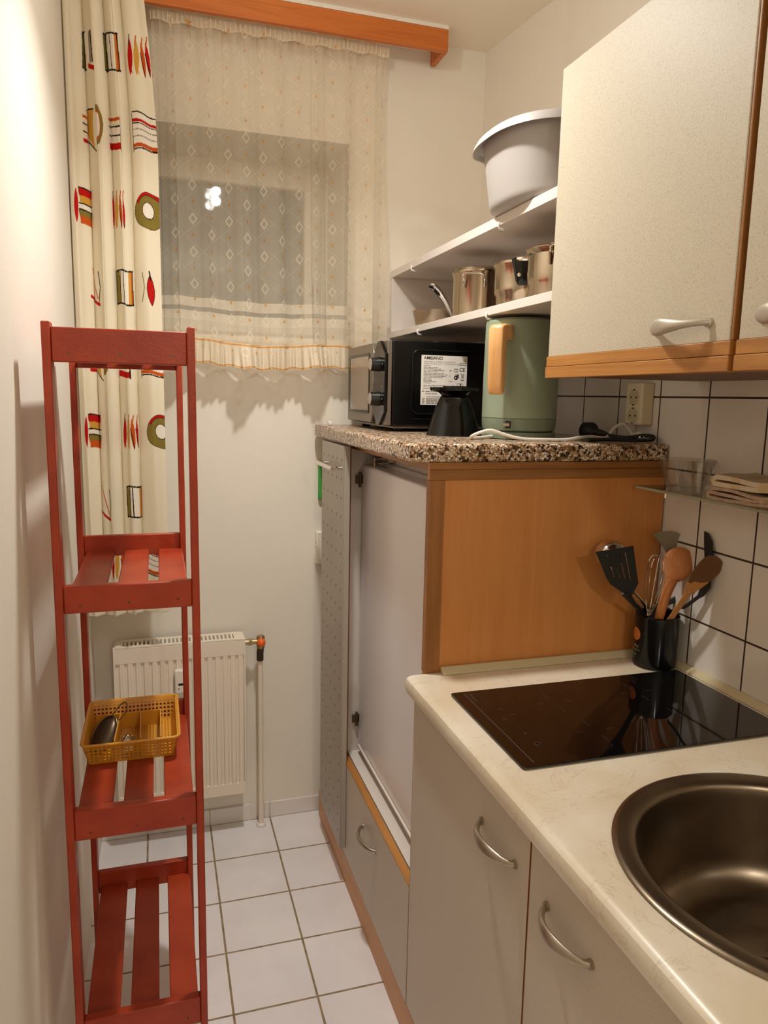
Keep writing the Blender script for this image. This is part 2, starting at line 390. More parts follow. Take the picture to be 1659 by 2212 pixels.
# ------------------------------------------------------------------ the setting
XR, YW, XL, ZC = 1.0874, 2.367, -0.209, 2.54
YF = -2.5
def setting():
    o = B().box(XL - 0.1, 1.3, YF - 0.1, 2.85, -0.06, 0).obj('floor', 'floor', smooth=False)
    struct(tag(o, 'floor of square white tiles with brown grout', 'floor'))
    o = B().box(XL - 0.1, 1.3, YF - 0.1, 2.85, ZC, ZC + 0.06).obj('ceiling', 'ceiling', smooth=False)
    struct(tag(o, 'white ceiling', 'ceiling'))
    o = B().box(XL - 0.1, XL, YF, 2.8, 0, ZC).obj('wall_left', 'wall', smooth=False)
    struct(tag(o, 'cream wall on the left behind the red rack', 'wall'))
    o = B().prism([(1.0915, YF), (1.0915, 1.95), (1.04, YW), (1.04, 2.8), (1.25, 2.8), (1.25, YF)], 'z', 0, ZC).obj('wall_right', 'wall', smooth=False)
    struct(tag(o, 'cream wall on the right behind the shelves and cupboards', 'wall'))
    o = B().box(XL, 1.0915, YF - 0.1, YF, 0, ZC).obj('wall_front', 'wall', smooth=False)
    struct(tag(o, 'cream wall behind the viewer', 'wall'))
    # window wall with a deep opening
    wx0, wx1, wz0, wz1 = -0.17, 0.592, 1.62, 2.2145
    b = B()
    b.box(XL, wx0, YW, 2.78, 0, ZC); b.box(wx1, 1.04, YW, 2.78, 0, ZC); b.box(wx0, wx1, YW, 2.78, 0, wz0); b.box(wx0, wx1, YW, 2.78, wz1, ZC)
    struct(tag(b.obj('wall_back', 'wall', smooth=False), 'cream window wall at the end of the kitchen', 'wall'))
    # window: frame, sash, pane, handle
    w = thing('window_1', 'small white window with dark night panes behind the net curtain', 'window', (0.2, 2.66, wz0)); struct(w)
    def ring(b, x0, x1, z0, z1, t, y0, y1):
        b.box(x0, x0 + t, y0, y1, z0, z1); b.box(x1 - t, x1, y0, y1, z0, z1); b.box(x0 + t, x1 - t, y0, y1, z0, z0 + t); b.box(x0 + t, x1 - t, y0, y1, z1 - t, z1)
    b = B(); ring(b, wx0, wx1, wz0, wz1, 0.035, 2.655, 2.72); struct(b.obj('window_frame', 'win_frame', w, 0.003))
    b = B(); ring(b, wx0 + 0.03, wx1 - 0.03, wz0 + 0.03, wz1 - 0.02, 0.058, 2.64, 2.70); struct(b.obj('sash', 'win_frame', w, 0.004))
    struct(B().box(wx0 + 0.085, wx1 - 0.085, 2.672, 2.676, wz0 + 0.085, wz1 - 0.075).obj('pane', 'pane', w, smooth=False))
    g = B().obox(((wx0 + wx1) / 2, 2.688, (wz0 + wz1) / 2), (1, 0.012, 0), (-0.012, 1, -0.006), (0, 0.006, 1), (wx1 - wx0) / 2 - 0.09, 0.0015, (wz1 - wz0) / 2 - 0.085); struct(g.obj('pane', 'pane', w, smooth=False))
    b = B(); b.box(0.522, 0.548, 2.632, 2.641, 1.79, 1.85); b.tube([(0.535, 2.635, 1.82), (0.535, 2.605, 1.82), (0.535, 2.60, 1.81), (0.535, 2.60, 1.71)], 0.008)
    struct(b.obj('window_handle', 'plastic_white', w, 0.002))
    struct(tag(B().box(wx0 - 0.02, wx1 + 0.02, YW - 0.012, 2.655, wz0 - 0.02, wz0).obj('trim_1', 'win_frame', None, 0.004), 'white inner window sill under the net curtain', 'window sill'))
    # tiled skirting on the window wall
    b = B()
    for x0, x1 in ((XL, -0.0679), (-0.0669, 0.1338), (0.1348, 0.272), (0.318, 0.3352), (0.3362, 0.519)):
        b.box(x0, x1, YW - 0.009, YW, 0, 0.056)
    struct(tag(b.obj('baseboard_back', 'skirt', None, 0.0015), 'low white tile skirting along the window wall', 'skirting'))
    o = B().box(XR, 1.0915, -0.6, 1.95, 0.872, 1.628).obj('trim_2', 'wtile', smooth=False)
    struct(tag(o, 'square cream wall tiles with dark grout above the worktop', 'wall tiles'))
    return wx0, wx1, wz0, wz1
setting()

def ceiling_lamp():
    t = thing('ceiling_lamp', 'small bulb lamp on the kitchen ceiling, mirrored in the window pane', 'lamp', (LAMP_POS[0], LAMP_POS[1], ZC))
    x, y, z = LAMP_POS
    B().lathe([(0.012, ZC - 0.042), (0.02, ZC - 0.038), (0.022, ZC - 0.02), (0.05, ZC - 0.012), (0.055, ZC - 0.001)], x, y, 32).obj('lamp_base', 'shade_white', t)
    def light(name, kind, zz, w, size, col):
        ld = bpy.data.lights.new(name, kind); ld.energy = w; ld.color = col
        if kind == 'POINT': ld.shadow_soft_size = size
        else: ld.shape = 'DISK'; ld.size = size; ld.spread = math.radians(150)
        lo = bpy.data.objects.new(name, ld); COL.objects.link(lo); lo.location = (0, 0, zz); return lo
    for nm, zz in (('bulb', z + 0.015), ('bulb', z - 0.030), ('bulb', z - 0.075)): light(nm, 'POINT', zz - ZC, LAMP_W * 0.67, 0.021, LAMP_COL).parent = t
    light('lamp_disc', 'AREA', z - 0.115 - ZC, LAMP_DISC_W, 0.08, LAMP_COL).parent = t
    h = thing('hall_lamp', 'hanging bulb lamp behind the viewer', 'lamp', (HALL_POS[0], HALL_POS[1], ZC))
    B().lathe([(0.05, ZC - 0.001), (0.045, ZC - 0.02), (0.004, ZC - 0.03), (0.003, HALL_POS[2] + 0.11), (0.02, HALL_POS[2] + 0.10), (0.022, HALL_POS[2] + 0.06)], HALL_POS[0], HALL_POS[1], 24).obj('lamp_cord', 'shade_white', h)
    light('bulb', 'POINT', HALL_POS[2] - ZC, HALL_W, 0.05, HALL_COL).parent = h
ceiling_lamp()

# ------------------------------------------------------------------ tall fridge cabinet, fridge, terrazzo top
Y1 = 1.3824
def tall_unit():
    t = thing('fridge_cabinet', 'tall beech veneer fridge housing under the terrazzo top, drawer at its foot', 'cabinet', (0.78, 1.7, 0))
    B().box(0.522, 1.083, Y1 + 0.003, Y1 + 0.018, 0.0, 1.3135).obj('side_panel', 'beech', t, 0.0008)
    lab(B().box(0.521, 0.5535, Y1 - 0.001, Y1 + 0.0195, 0.872, 1.2775).obj('upright_trim', 'oak_z', t, 0.001), 'darker oak strip up the front edge')
    b = B(); b.box(0.521, 1.083, Y1 - 0.001, Y1 + 0.003, 1.2995, 1.3135); b.box(0.521, 1.083, Y1 + 0.0, Y1 + 0.003, 1.2775, 1.2985)
    lab(b.obj('top_trim', 'oak_x', t, 0.0008), 'darker oak strip under the worktop')
    lab(B().box(0.523, 1.06, 2.024, 2.042, 0.0, 1.3135).obj('inner_wall', 'white', t, 0.0008), 'white inner face')
    lab(B().box(0.519, 0.523, 2.023, 2.043, 0.0, 1.3135).obj('wall_edge', 'oak_z', t), 'oak edging')
    lab(B().box(0.523, 0.547, Y1 + 0.02, 2.024, 1.296, 1.3135).obj('top_rail', 'oak', t, 0.001), 'oak rail')
    lab(B().box(0.523, 1.06, Y1 + 0.019, 2.024, 0.364, 0.383).obj('shelf_board', 'white', t, 0.001), 'white board under the fridge')
    B().box(1.05, 1.06, Y1 + 0.019, 2.024, 0.383, 1.3).obj('back_panel', 'white', t)
    d = lab(B().box(0.4992, 0.518, Y1 + 0.003, 1.988, 0.093, 0.3835).obj('drawer_front', 'lam_low', t, 0.001), 'speckled grey drawer front')
    B().box(0.4988, 0.5185, Y1 + 0.003, 1.9885, 0.3835, 0.3865).obj('drawer_top_edge', 'oak', d, 0.0006)
    bow_handle('drawer_handle', d, 0.4992, 1.635, 1.752, 0.306, 0.027)
    for z in (1.208, 0.487):
        b = B(); b.box(0.535, 0.558, 2.016, 2.024, z - 0.012, z + 0.012); b.box(0.543, 0.551, 2.012, 2.018, z - 0.022, z + 0.022)
        b.obj('hinge_plate', 'dark_steel', t, 0.001)
    f = thing('fridge', 'white built-in fridge with its door bare inside the tall beech housing', 'fridge', (0.8, 1.7, 0.383))
    B().box(0.600, 1.04, 1.428, 2.006, 0.384, 1.262).obj('fridge_body', 'fridge', f, 0.004)
    b = B().box(0.552, 0.596, 1.424, 2.0085, 0.413, 1.252); b.obj('fridge_door', 'fridge', f, 0.006, seg=3)
    lab(B().box(0.575, 0.606, 1.43, 2.0, 0.3845, 0.409).obj('kick_strip', 'panel_edge', f, 0.002), 'grey strip below the door')
    lab(B().box(0.5475, 0.556, 1.43, 2.005, 0.4065, 0.4125).obj('door_lip', 'plastic_white', f, 0.001), 'bright white lip along the door foot')
    b = B(); b.box(0.556, 0.60, 1.868, 1.945, 1.266, 1.2685); b.box(0.556, 0.60, 1.868, 1.945, 1.279, 1.2815); b.box(0.585, 0.6, 1.868, 1.872, 1.2665, 1.281); b.tube([(0.565, 1.93, 1.252), (0.565, 1.93, 1.2815)], 0.004)
    lab(b.obj('hinge_bracket', 'steel', f), 'bright steel top hinge')
    b = B(); b.box(0.605, 0.625, 1.43, 2.0, 1.2625, 1.296); lab(b.obj('vent_strip', 'white', f, 0.001), 'white strip above the door')
    lab(B().prism([(0.560, 0.4105), (0.560, 0.3915), (0.574, 0.387), (0.574, 0.4105)], 'y', 1.958, 2.0).obj('hinge_foot', 'plastic_white', f, 0.001), 'clear lower hinge cover')
    # terrazzo top
    b = B(); x0 = 0.479
    b.prism([(x0, 1.3824), (1.0855, 1.3824), (1.0855, 1.95), (1.039, 2.345), (x0 + 0.02, 2.345), (x0 + 0.006, 2.338), (x0, 2.325)], 'z', 1.3137, 1.351)
    tag(b.obj('terrazzo_worktop', 'terrazzo', None, 0.007, seg=3), 'pebbled terrazzo top on the tall fridge housing, under the microwave', 'worktop')

def bow_handle(name, parent, x, ya, yb, z, out=0.028, wmax=0.0115, skew=0.5, tall=0.0, mat='nickel', droop=0.0):
    pts, rr = [], []
    N = 22
    for i in range(N + 1):
        k = i / N; e = math.sin(PI * k) ** 0.62
        pts.append((x - 0.001 - out * e, ya + (yb - ya) * k, z + droop * math.sin(PI * k)))
        g = math.sin(PI * min(1, max(0, k ** (math.log(0.5) / math.log(skew)))))
        rr.append((0.0042 + (wmax - 0.0042) * g ** 1.2, 0.0042 + 0.0012 * g))
    b = B(); b.tube(pts, rr, 14, ref=(0, 0, 1))
    for yy in (ya, yb): b.tube([(x - 0.004, yy, z), (x + 0.0, yy, z)], 0.0068, 16)
    return b.obj(name, mat, parent)
tall_unit()

def pull_out():
    t = thing('pull_out_cabinet', 'narrow pull-out with perforated grey steel front and bar handle, beside the fridge', 'cabinet', (0.7, 2.15, 0))
    B().box(0.520, 1.03, 2.046, 2.325, 0.0, 1.305).obj('carcass', 'white', t, 0.001)
    B().box(0.4810, 0.4830, 1.940, 2.220, 0.122, 1.3085).obj('front_panel', 'perf', t)
    lab(B().box(0.4830, 0.4985, 1.940, 2.220, 0.122, 1.3085).obj('panel_core', 'panel_edge', t, 0.001), 'plain grey panel edge')
    B().box(0.4986, 0.5199, 2.08, 2.16, 0.3, 1.2).obj('front_bracket', 'panel_edge', t)
    b = B().tube([(0.450, 1.943, 1.2465), (0.450, 2.158, 1.2465)], 0.0062, 16)
    for y in (1.964, 2.136): b.tube([(0.450, y, 1.2465), (0.4812, y, 1.2465)], 0.005, 12)
    lab(b.obj('bar_handle', 'chrome', t), 'shiny steel bar handle')
pull_out()
tag(B().box(0.5005, 0.5175, -0.16, 2.33, 0.001, 0.090).obj('plinth', 'plinth', None, 0.001), 'wood plinth board along the floor under the right-hand cabinets', 'plinth')

# ------------------------------------------------------------------ main worktop, base cabinets, sink, hob
SC = (0.7596, 0.6488)
def worktop():
    b = B(); zt, zb = 0.87, 0.831; ys, ye = -0.16, Y1 - 0.001
    nose = [(0.5, zt), (0.494, zt), (0.487, zt - 0.0015), (0.4815, zt - 0.006), (0.479, zt - 0.013), (0.479, zb + 0.012), (0.481, zb + 0.005), (0.486, zb + 0.001), (0.494, zb), (0.5, zb)]
    b.prism(nose, 'y', ys, ye)
    R = 0.212; x0, x1 = 0.5, XR - 0.001; ya, yb = SC[1] - 0.235, SC[1] + 0.235
    b.box(x0, x1, ys, ya, zb, zt); b.box(x0, x1, yb, ye, zb, zt)
    N = 96; inner = [(SC[0] + R * math.cos(2 * PI * k / N), SC[1] + R * math.sin(2 * PI * k / N)) for k in range(N)]
    def sq(k):
        a = 2 * PI * k / N; c, s_ = math.cos(a), math.sin(a); best = 9
        if c > 1e-9: best = min(best, (x1 - SC[0]) / c)
        if c < -1e-9: best = min(best, (x0 - SC[0]) / c)
        if s_ > 1e-9: best = min(best, (yb - SC[1]) / s_)
        if s_ < -1e-9: best = min(best, (ya - SC[1]) / s_)
        return (SC[0] + best * c, SC[1] + best * s_)
    outer = [sq(k) for k in range(N)]
    # snap nearest samples to the rectangle corners
    for cx, cyv in ((x0, ya), (x0, yb), (x1, ya), (x1, yb)):
        i = min(range(N), key=lambda k: (outer[k][0] - cx) ** 2 + (outer[k][1] - cyv) ** 2); outer[i] = (cx, cyv)
    vs = [(p[0], p[1], zt) for p in inner] + [(p[0], p[1], zt) for p in outer] + [(p[0], p[1], zb) for p in inner] + [(p[0], p[1], zb) for p in outer]
    fs = []
    for k in range(N):
        j = (k + 1) % N; fs += [(k, N + k, N + j, j), (2 * N + j, 3 * N + j, 3 * N + k, 2 * N + k), (k, j, 2 * N + j, 2 * N + k)]
    b.add(vs, fs)
    tag(b.obj('marbled_worktop', 'marble', None, ang=0.5), 'cream marble-look worktop with hob and round sink, rounded front edge', 'worktop')
    # sealing strips
    b = B().prism([(Y1 - 0.001, 0.8705), (Y1 - 0.020, 0.8705), (Y1 - 0.018, 0.874), (Y1 - 0.006, 0.8835), (Y1 - 0.001, 0.8835)], 'x', 0.556, XR - 0.002)
    struct(tag(b.obj('trim_3', 'seal', None, 0.001), 'pale sealing strip where the worktop meets the beech panel', 'sealing strip'))
    b = B().prism([(XR - 0.0005, 0.8705), (XR - 0.018, 0.8705), (XR - 0.016, 0.874), (XR - 0.005, 0.883), (XR - 0.0005, 0.883)], 'y', -0.16, Y1 - 0.021)
    struct(tag(b.obj('trim_4', 'seal', None, 0.001), 'pale sealing strip where the worktop meets the wall tiles', 'sealing strip'))
worktop()

def base_cabinet(y0, y1, hy0, hy1, label):
    t = thing('base_cabinet', label, 'cabinet', (0.78, (y0 + y1) / 2, 0))
    b = B(); b.box(0.520, 1.07, y0, y0 + 0.016, 0.0, 0.830); b.box(0.520, 1.07, y1 - 0.016, y1, 0.0, 0.830); b.box(0.520, 1.07, y0 + 0.016, y1 - 0.016, 0.092, 0.108); b.box(1.06, 1.07, y0 + 0.016, y1 - 0.016, 0.108, 0.83)
    b.obj('carcass', 'white', t)
    d = B().box(0.500, 0.5165, y0 + 0.0015, y1 - 0.0015, 0.0935, 0.8285).obj('door', 'lam_low', t, 0.001)
    for ya in (y0 + 0.0005, y1 - 0.0014): lab(B().box(0.5002, 0.5172, ya, ya + 0.0009, 0.094, 0.828).obj('door_edging', 'oak_z', d), 'brown door edging')
    bow_handle('door_handle', d, 0.5, hy0, hy1, 0.7485, 0.029, 0.0115, 0.5)
base_cabinet(0.8705, 1.3815, 0.912, 1.032, 'speckled grey base cabinet under the hob, beside the fridge housing')
base_cabinet(0.3555, 0.8685, 0.706, 0.816, 'speckled grey base cabinet under the sink')
base_cabinet(-0.1575, 0.3535, 0.19, 0.30, 'speckled grey base cabinet nearest the viewer, beyond the lower picture edge')

def sink():
    t = thing('sink', 'round stainless steel sink set in the marble-look worktop', 'sink', (SC[0], SC[1], 0.87))
    pr = [(0.2305, 0.8705), (0.2318, 0.8722), (0.2300, 0.8742), (0.2240, 0.8752), (0.2140, 0.8748), (0.2050, 0.8735), (0.2005, 0.8705), (0.1985, 0.8645)]
    for k in range(1, 9): pr.append((0.1985 - 0.0018 * k, 0.8645 - 0.012 * k))
    z = pr[-1][1]; r = pr[-1][0]
    for k in range(1, 13):
        a = k / 12 * PI / 2; pr.append((r - 0.05 * (1 - math.cos(a)), z - 0.05 * math.sin(a)))
    pr += [(0.10, 0.716), (0.045, 0.7145), (0.042, 0.712), (0.0415, 0.708)]
    # thin wall: back side
    back = [(max(r - 0.0, 0) + 0.0015, z - 0.0012) for r, z in reversed(pr[8:])] + [(0.2015, 0.868), (0.211, 0.8705)]
    b = B(); b.lathe(pr + [(0.04, 0.706)] + back, SC[0], SC[1], 128, cap=False); b.obj('bowl', 'sink', t, ang=0.9)
    b = B(); b.lathe([(0.0395, 0.7065), (0.0395, 0.711), (0.034, 0.7125), (0.012, 0.711), (0.010, 0.713), (0.001, 0.7135)], SC[0], SC[1], 40); lab(b.obj('drain', 'chrome', t), 'chrome drain strainer')
sink()

def hob():
    t = thing('hob', 'black glass induction hob with faint white markings on the worktop', 'hob', (0.79, 1.11, 0.87))
    x0, x1, y0, y1 = 0.531, 1.0555, 0.9595, 1.263
    B().box(x0 + 0.002, x1 - 0.002, y0 + 0.002, y1 - 0.002, 0.8702, 0.8718).obj('hob_seal', 'mw_silver', t)
    def rr(x0, x1, y0, y1, r):
        out = []
        for cx, cyv, a0 in ((x1 - r, y1 - r, 0), (x0 + r, y1 - r, 90), (x0 + r, y0 + r, 180), (x1 - r, y0 + r, 270)):
            for k in range(5): a = math.radians(a0 + k * 22.5); out.append((cx + r * math.cos(a), cyv + r * math.sin(a)))
        return out
    B().prism(rr(x0, x1, y0, y1, 0.006), 'z', 0.8718, 0.8752).obj('glass_plate', 'cook_glass', t, 0.0008)
    z0, z1 = 0.8751, 0.87535
    def mk(name, b): lab(b.obj(name, 'mark', t, smooth=False), 'faint grey printed mark')
    def sg(b, ax, ay, bx, by, w=0.0009):
        d = Vector((bx - ax, by - ay, 0)); L = d.length; c = ((ax + bx) / 2, (ay + by) / 2, (z0 + z1) / 2)
        return b.obox(c, d, Vector((-d.y, d.x, 0)), (0, 0, 1), L / 2, w / 2, (z1 - z0) / 2)
    mk('slider_line', B().box(x0 + 0.0235, x0 + 0.0255, y0 + 0.012, y1 - 0.012, z0, z1))
    b = B()
    for k in range(9):
        yy = y1 - 0.016 - 0.0042 * k
        sg(b, x0 + 0.032, yy, x0 + 0.038 - 0.002 * (k % 2), yy - 0.0012, 0.0011)
        if k % 3 != 1: sg(b, x0 + 0.035, yy, x0 + 0.035, yy - 0.003, 0.0008)
    mk('lettering', b)
    for dx, dy in ((0.052, 0.055), (0.062, 0.092), (0.052, 0.132), (0.075, 0.118)):
        b = B(); sg(b, x0 + dx - 0.004, y1 - dy, x0 + dx + 0.004, y1 - dy - 0.003); sg(b, x0 + dx - 0.004, y1 - dy - 0.003, x0 + dx + 0.004, y1 - dy - 0.001); mk('touch_symbol', b)
    mk('touch_symbol', sg(B(), x0 + 0.06, y1 - 0.170, x0 + 0.06, y1 - 0.177))
    b = B(); sg(b, x0 + 0.06, y1 - 0.192, x0 + 0.06, y1 - 0.199); sg(b, x0 + 0.0565, y1 - 0.1955, x0 + 0.0635, y1 - 0.1955); mk('touch_symbol', b)
    N = 20; mk('touch_symbol', B().tube([(x0 + 0.062 + 0.0055 * math.cos(2 * PI * k / N), y1 - 0.235 + 0.0055 * math.sin(2 * PI * k / N), z1 - 0.0001) for k in range(N + 1)], 0.00035, 5))
    for cx, cyv in ((0.175, 0.09), (0.185, 0.215), (0.36, 0.085), (0.37, 0.21)):
        for a, L in ((0.0, 0.016), (PI / 2, 0.026), (PI, 0.016), (1.5 * PI, 0.026)):
            ex, ey = math.cos(a), math.sin(a); mk('zone_mark', sg(B(), x0 + cx + ex * 0.022, y1 - cyv + ey * 0.018, x0 + cx + ex * (0.022 + L), y1 - cyv + ey * (0.018 + L), 0.0007))
hob()

# ------------------------------------------------------------------ wall cupboards and open shelves
def wall_cabinet(y0, y1, hy0, hy1, label):
    t = thing('wall_cabinet', label, 'cabinet', (0.9, (y0 + y1) / 2, 1.4846))
    b = B(); b.box(0.752, 1.0855, y0, y0 + 0.014, 1.487, 2.042); b.box(0.752, 1.0855, y1 - 0.014, y1, 1.487, 2.042); b.box(0.752, 1.0855, y0 + 0.014, y1 - 0.014, 1.487, 1.501); b.box(0.752, 1.0855, y0 + 0.014, y1 - 0.014, 2.028, 2.042); b.box(1.075, 1.085, y0 + 0.014, y1 - 0.014, 1.501, 2.028)
    lab(b.obj('carcass', 'dark_edge', t, 0.0008), 'brown carcass')
    d = B().box(0.7315, 0.7505, y0 + 0.006, y1, 1.5255, 2.044).obj('door', 'lam_up', t, 0.001)
    lab(B().box(0.733, 0.7505, y0 + 0.0012, y0 + 0.006, 1.5255, 2.044).obj('door_edging', 'oak_z', d, 0.001), 'oak door edging')
    b = B(); b.box(0.7285, 0.7505, y0 + 0.001, y1 + 0.001, 1.5062, 1.5252); b.box(0.7275, 0.7505, y0 + 0.001, y1 + 0.002, 1.4846, 1.5056)
    lab(b.obj('bottom_band', 'oak', d, 0.001), 'honey oak band along the bottom')
    bow_handle('door_handle', d, 0.7315, hy0, hy1, 1.5525, 0.028, 0.0125, 0.66, mat='satin_light', droop=-0.002)
wall_cabinet(0.8225, 1.3095, 0.868, 0.984, 'speckled cream wall cupboard next to the open white shelves')
wall_cabinet(0.335, 0.8115, 0.668, 0.776, 'speckled cream wall cupboard cut off by the right picture edge')
wall_cabinet(-0.16, 0.3245, 0.18, 0.288, 'speckled cream wall cupboard nearest the viewer, added out of view to shade the beech panel')  # unseen unit, added to keep the hall lamp off the beech panel

def open_shelf():
    t = thing('wall_shelf', 'white two-board open shelf with basin on top and pots below', 'shelf', (0.9, 1.85, 1.632))
    poly = [(0.734, 1.312), (1.085, 1.312), (1.085, 1.95), (1.0375, 2.364), (0.734, 2.364)]
    B().prism(poly, 'z', 1.6320, 1.6510).obj('shelf_board', 'white', t, 0.001)
    B().prism(poly, 'z', 1.8215, 1.8427).obj('shelf_board', 'white', t, 0.001)
    B().box(0.7345, 1.037, 2.346, 2.364, 1.6511, 1.8214).obj('end_panel', 'white', t, 0.001)
    for y, z in ((1.56, 1.8215), (2.15, 1.8215), (1.605, 1.632), (2.08, 1.632)):
        b = B().tube([(0.7335, y, z + 0.006), (0.731, y, z + 0.002), (0.731, y, z - 0.003), (0.734, y, z - 0.007), (0.745, y, z - 0.008)], 0.0028, 8); b.obj('shelf_clip', 'plastic_white', t)
open_shelf()

def loop(b, c, ang, r, z, half, out, drop, rad):      # wire loop handle on a pot wall
    n = Vector((math.cos(ang), math.sin(ang), 0)); tt = Vector((-n.y, n.x, 0)); c = Vector((c[0], c[1], 0))
    def P(o_, w, zz): return c + n * (r + o_) + tt * w + Vector((0, 0, zz))
    b.tube(crv([P(-0.001, -half, z - drop), P(0.006, -half, z - drop * 0.3), P(out * 0.8, -half * 0.95, z), P(out, -half * 0.6, z + 0.003), P(out, half * 0.6, z + 0.003), P(out * 0.8, half * 0.95, z), P(0.006, half, z - drop * 0.3), P(-0.001, half, z - drop)], 6), rad, 10)

def pots():
    zs = 1.6512
    t = thing('cooking_pot', 'tall steel pot with wire loop handle, left of the black-handled pot', 'pot', (0.822, 1.857, zs), 'steel pots on the lower white shelf')
    c = (0.822, 1.857)
    B().lathe([(0.062, zs), (0.067, zs + 0.004), (0.0685, zs + 0.012), (0.0685, zs + 0.106), (0.0725, zs + 0.112), (0.0725, zs + 0.117), (0.069, zs + 0.1175), (0.067, zs + 0.11), (0.067, zs + 0.008), (0.001, zs + 0.006)], c[0], c[1], 64).obj('pot_body', 'pot', t)
    b = B().lathe([(0.0668, zs + 0.111), (0.0668, zs + 0.119), (0.0655, zs + 0.1245), (0.058, zs + 0.127), (0.03, zs + 0.128), (0.001, zs + 0.128)], c[0], c[1], 64, cap=True); b.obj('pot_lid', 'pot', t)
    for da in (-0.18, PI - 0.18):
        b = B(); loop(b, c, math.atan2(-c[1], -c[0]) + da, 0.0685, zs + 0.100, 0.027, 0.03, 0.028, 0.0026); b.obj('loop_handle', 'chrome', t)
    c = (0.822, 1.612); r = 0.064; h = 0.098
    t = thing('cooking_pot', 'steel pot with black riveted grip, middle of the shelf', 'pot', (c[0], c[1], zs), 'steel pots on the lower white shelf')
    B().lathe([(0.05, zs), (0.056, zs + 0.003), (0.0585, zs + 0.012), (0.0595, zs + 0.028), (0.0635, zs + 0.034), (r, zs + 0.045), (r, zs + h - 0.008), (r + 0.004, zs + h - 0.002), (r + 0.004, zs + h), (r - 0.001, zs + h), (r - 0.002, zs + 0.04), (0.05, zs + 0.008), (0.001, zs + 0.007)], c[0], c[1], 64).obj('pot_body', 'pot', t)
    B().lathe([(r + 0.002, zs + h + 0.0005), (r + 0.002, zs + h + 0.004), (0.05, zs + h + 0.010), (0.02, zs + h + 0.0125), (0.001, zs + h + 0.013)], c[0], c[1], 48).obj('pot_lid', 'pot', t)
    a = math.atan2(-c[1], -c[0]) + 0.12; n = Vector((math.cos(a), math.sin(a), 0)); tt = Vector((-n.y, n.x, 0)); cc = Vector((c[0], c[1], 0))
    rings = []
    for k in range(7):
        zz = zs + h + 0.004 - k * 0.0095; w = 0.034 - 0.0022 * k if k < 6 else 0.017
        o0 = r + 0.001; o1 = r + 0.016 - 0.0016 * k if k < 6 else r + 0.004
        rings.append([cc + n * o0 - tt * w + Vector((0, 0, zz)), cc + n * o1 - tt * (w * 0.86) + Vector((0, 0, zz)), cc + n * (o1 + 0.002) + Vector((0, 0, zz)), cc + n * o1 + tt * (w * 0.86) + Vector((0, 0, zz)), cc + n * o0 + tt * w + Vector((0, 0, zz)), cc + n * (o0 - 0.006) + Vector((0, 0, zz))])
    g = lab(B().loft(rings).obj('grip', 'black_gloss', t, 0.001), 'black plastic grip')
    for sg in (-1, 1):
        p = cc + n * (r + 0.0105) + tt * (0.0165 * sg) + Vector((0, 0, zs + h - 0.032))
        B().tube([p - n * 0.004, p + n * 0.003], 0.0042, 14).obj('rivet', 'chrome', g)
    b = B(); q = cc + n * (r + 0.010) + Vector((0, 0, zs + h + 0.002)); b.tube([q - tt * 0.022, q - tt * 0.012 + n * 0.009, q + tt * 0.012 + n * 0.009, q + tt * 0.022], 0.006, 10); b.obj('grip_cover', 'chrome', g)
    c = (0.835, 1.449); r = 0.076; h = 0.104
    t = thing('cooking_pot', 'steel pot with thick rolled rim, half hidden by the cream cupboard', 'pot', (c[0], c[1], zs), 'steel pots on the lower white shelf')
    B().lathe([(0.066, zs), (0.07, zs + 0.003), (0.0715, zs + 0.01), (0.072, zs + 0.03), (r - 0.002, zs + 0.036), (r, zs + 0.05), (r, zs + h - 0.012), (r + 0.005, zs + h - 0.005), (r + 0.006, zs + h), (r + 0.003, zs + h + 0.003), (r, zs + h), (r - 0.002, zs + h - 0.012), (r - 0.003, zs + 0.04), (0.06, zs + 0.008), (0.001, zs + 0.007)], c[0], c[1], 64).obj('pot_body', 'pot', t)
    b = B(); loop(b, c, math.atan2(-c[1], -c[0]) - 0.05, r, zs + h - 0.006, 0.024, 0.024, 0.032, 0.0034); b.obj('loop_handle', 'pot', t)
    # low saucepan at the far end
    c = (0.822, 2.180); r = 0.068; h = 0.052
    t = thing('saucepan', 'low dull steel pan with raised chrome handle at the far shelf end', 'pan', (c[0], c[1], zs))
    B().lathe([(0.05, zs), (0.056, zs + 0.003), (0.060, zs + 0.012), (r, zs + h - 0.006), (r + 0.002, zs + h), (r, zs + h), (r - 0.003, zs + h - 0.01), (0.056, zs + 0.008), (0.001, zs + 0.006)], c[0], c[1], 56).obj('pan_body', 'pot_dull', t)
    A = Vector((0.806, 2.152, zs + 0.028)); E_ = Vector((0.772, 2.098, zs + 0.103))
    pts = crv([(0.853, 2.121, zs + 0.036), (0.838, 2.106, zs + 0.052), (0.818, 2.098, zs + 0.078), (0.794, 2.098, zs + 0.104), (0.774, 2.102, zs + 0.118)], 8)
    n = len(pts); rr = [(0.006 + 0.0095 * (k / (n - 1)) ** 1.2 * (1.0 if k < n - 3 else 0.75), 0.005 + 0.003 * k / (n - 1)) for k in range(n)]
    h_ = B().tube(pts, rr, 14, ref=(0.6, -0.8, 0)).obj('pan_handle', 'chrome', t)
    p = Vector((0.787, 2.0935, zs + 0.108)); B().tube([p + Vector((-0.002, -0.0035, 0.001)), p + Vector((0.001, 0.001, 0))], 0.0042, 10).obj('hanging_hole', 'black', h_)
pots()

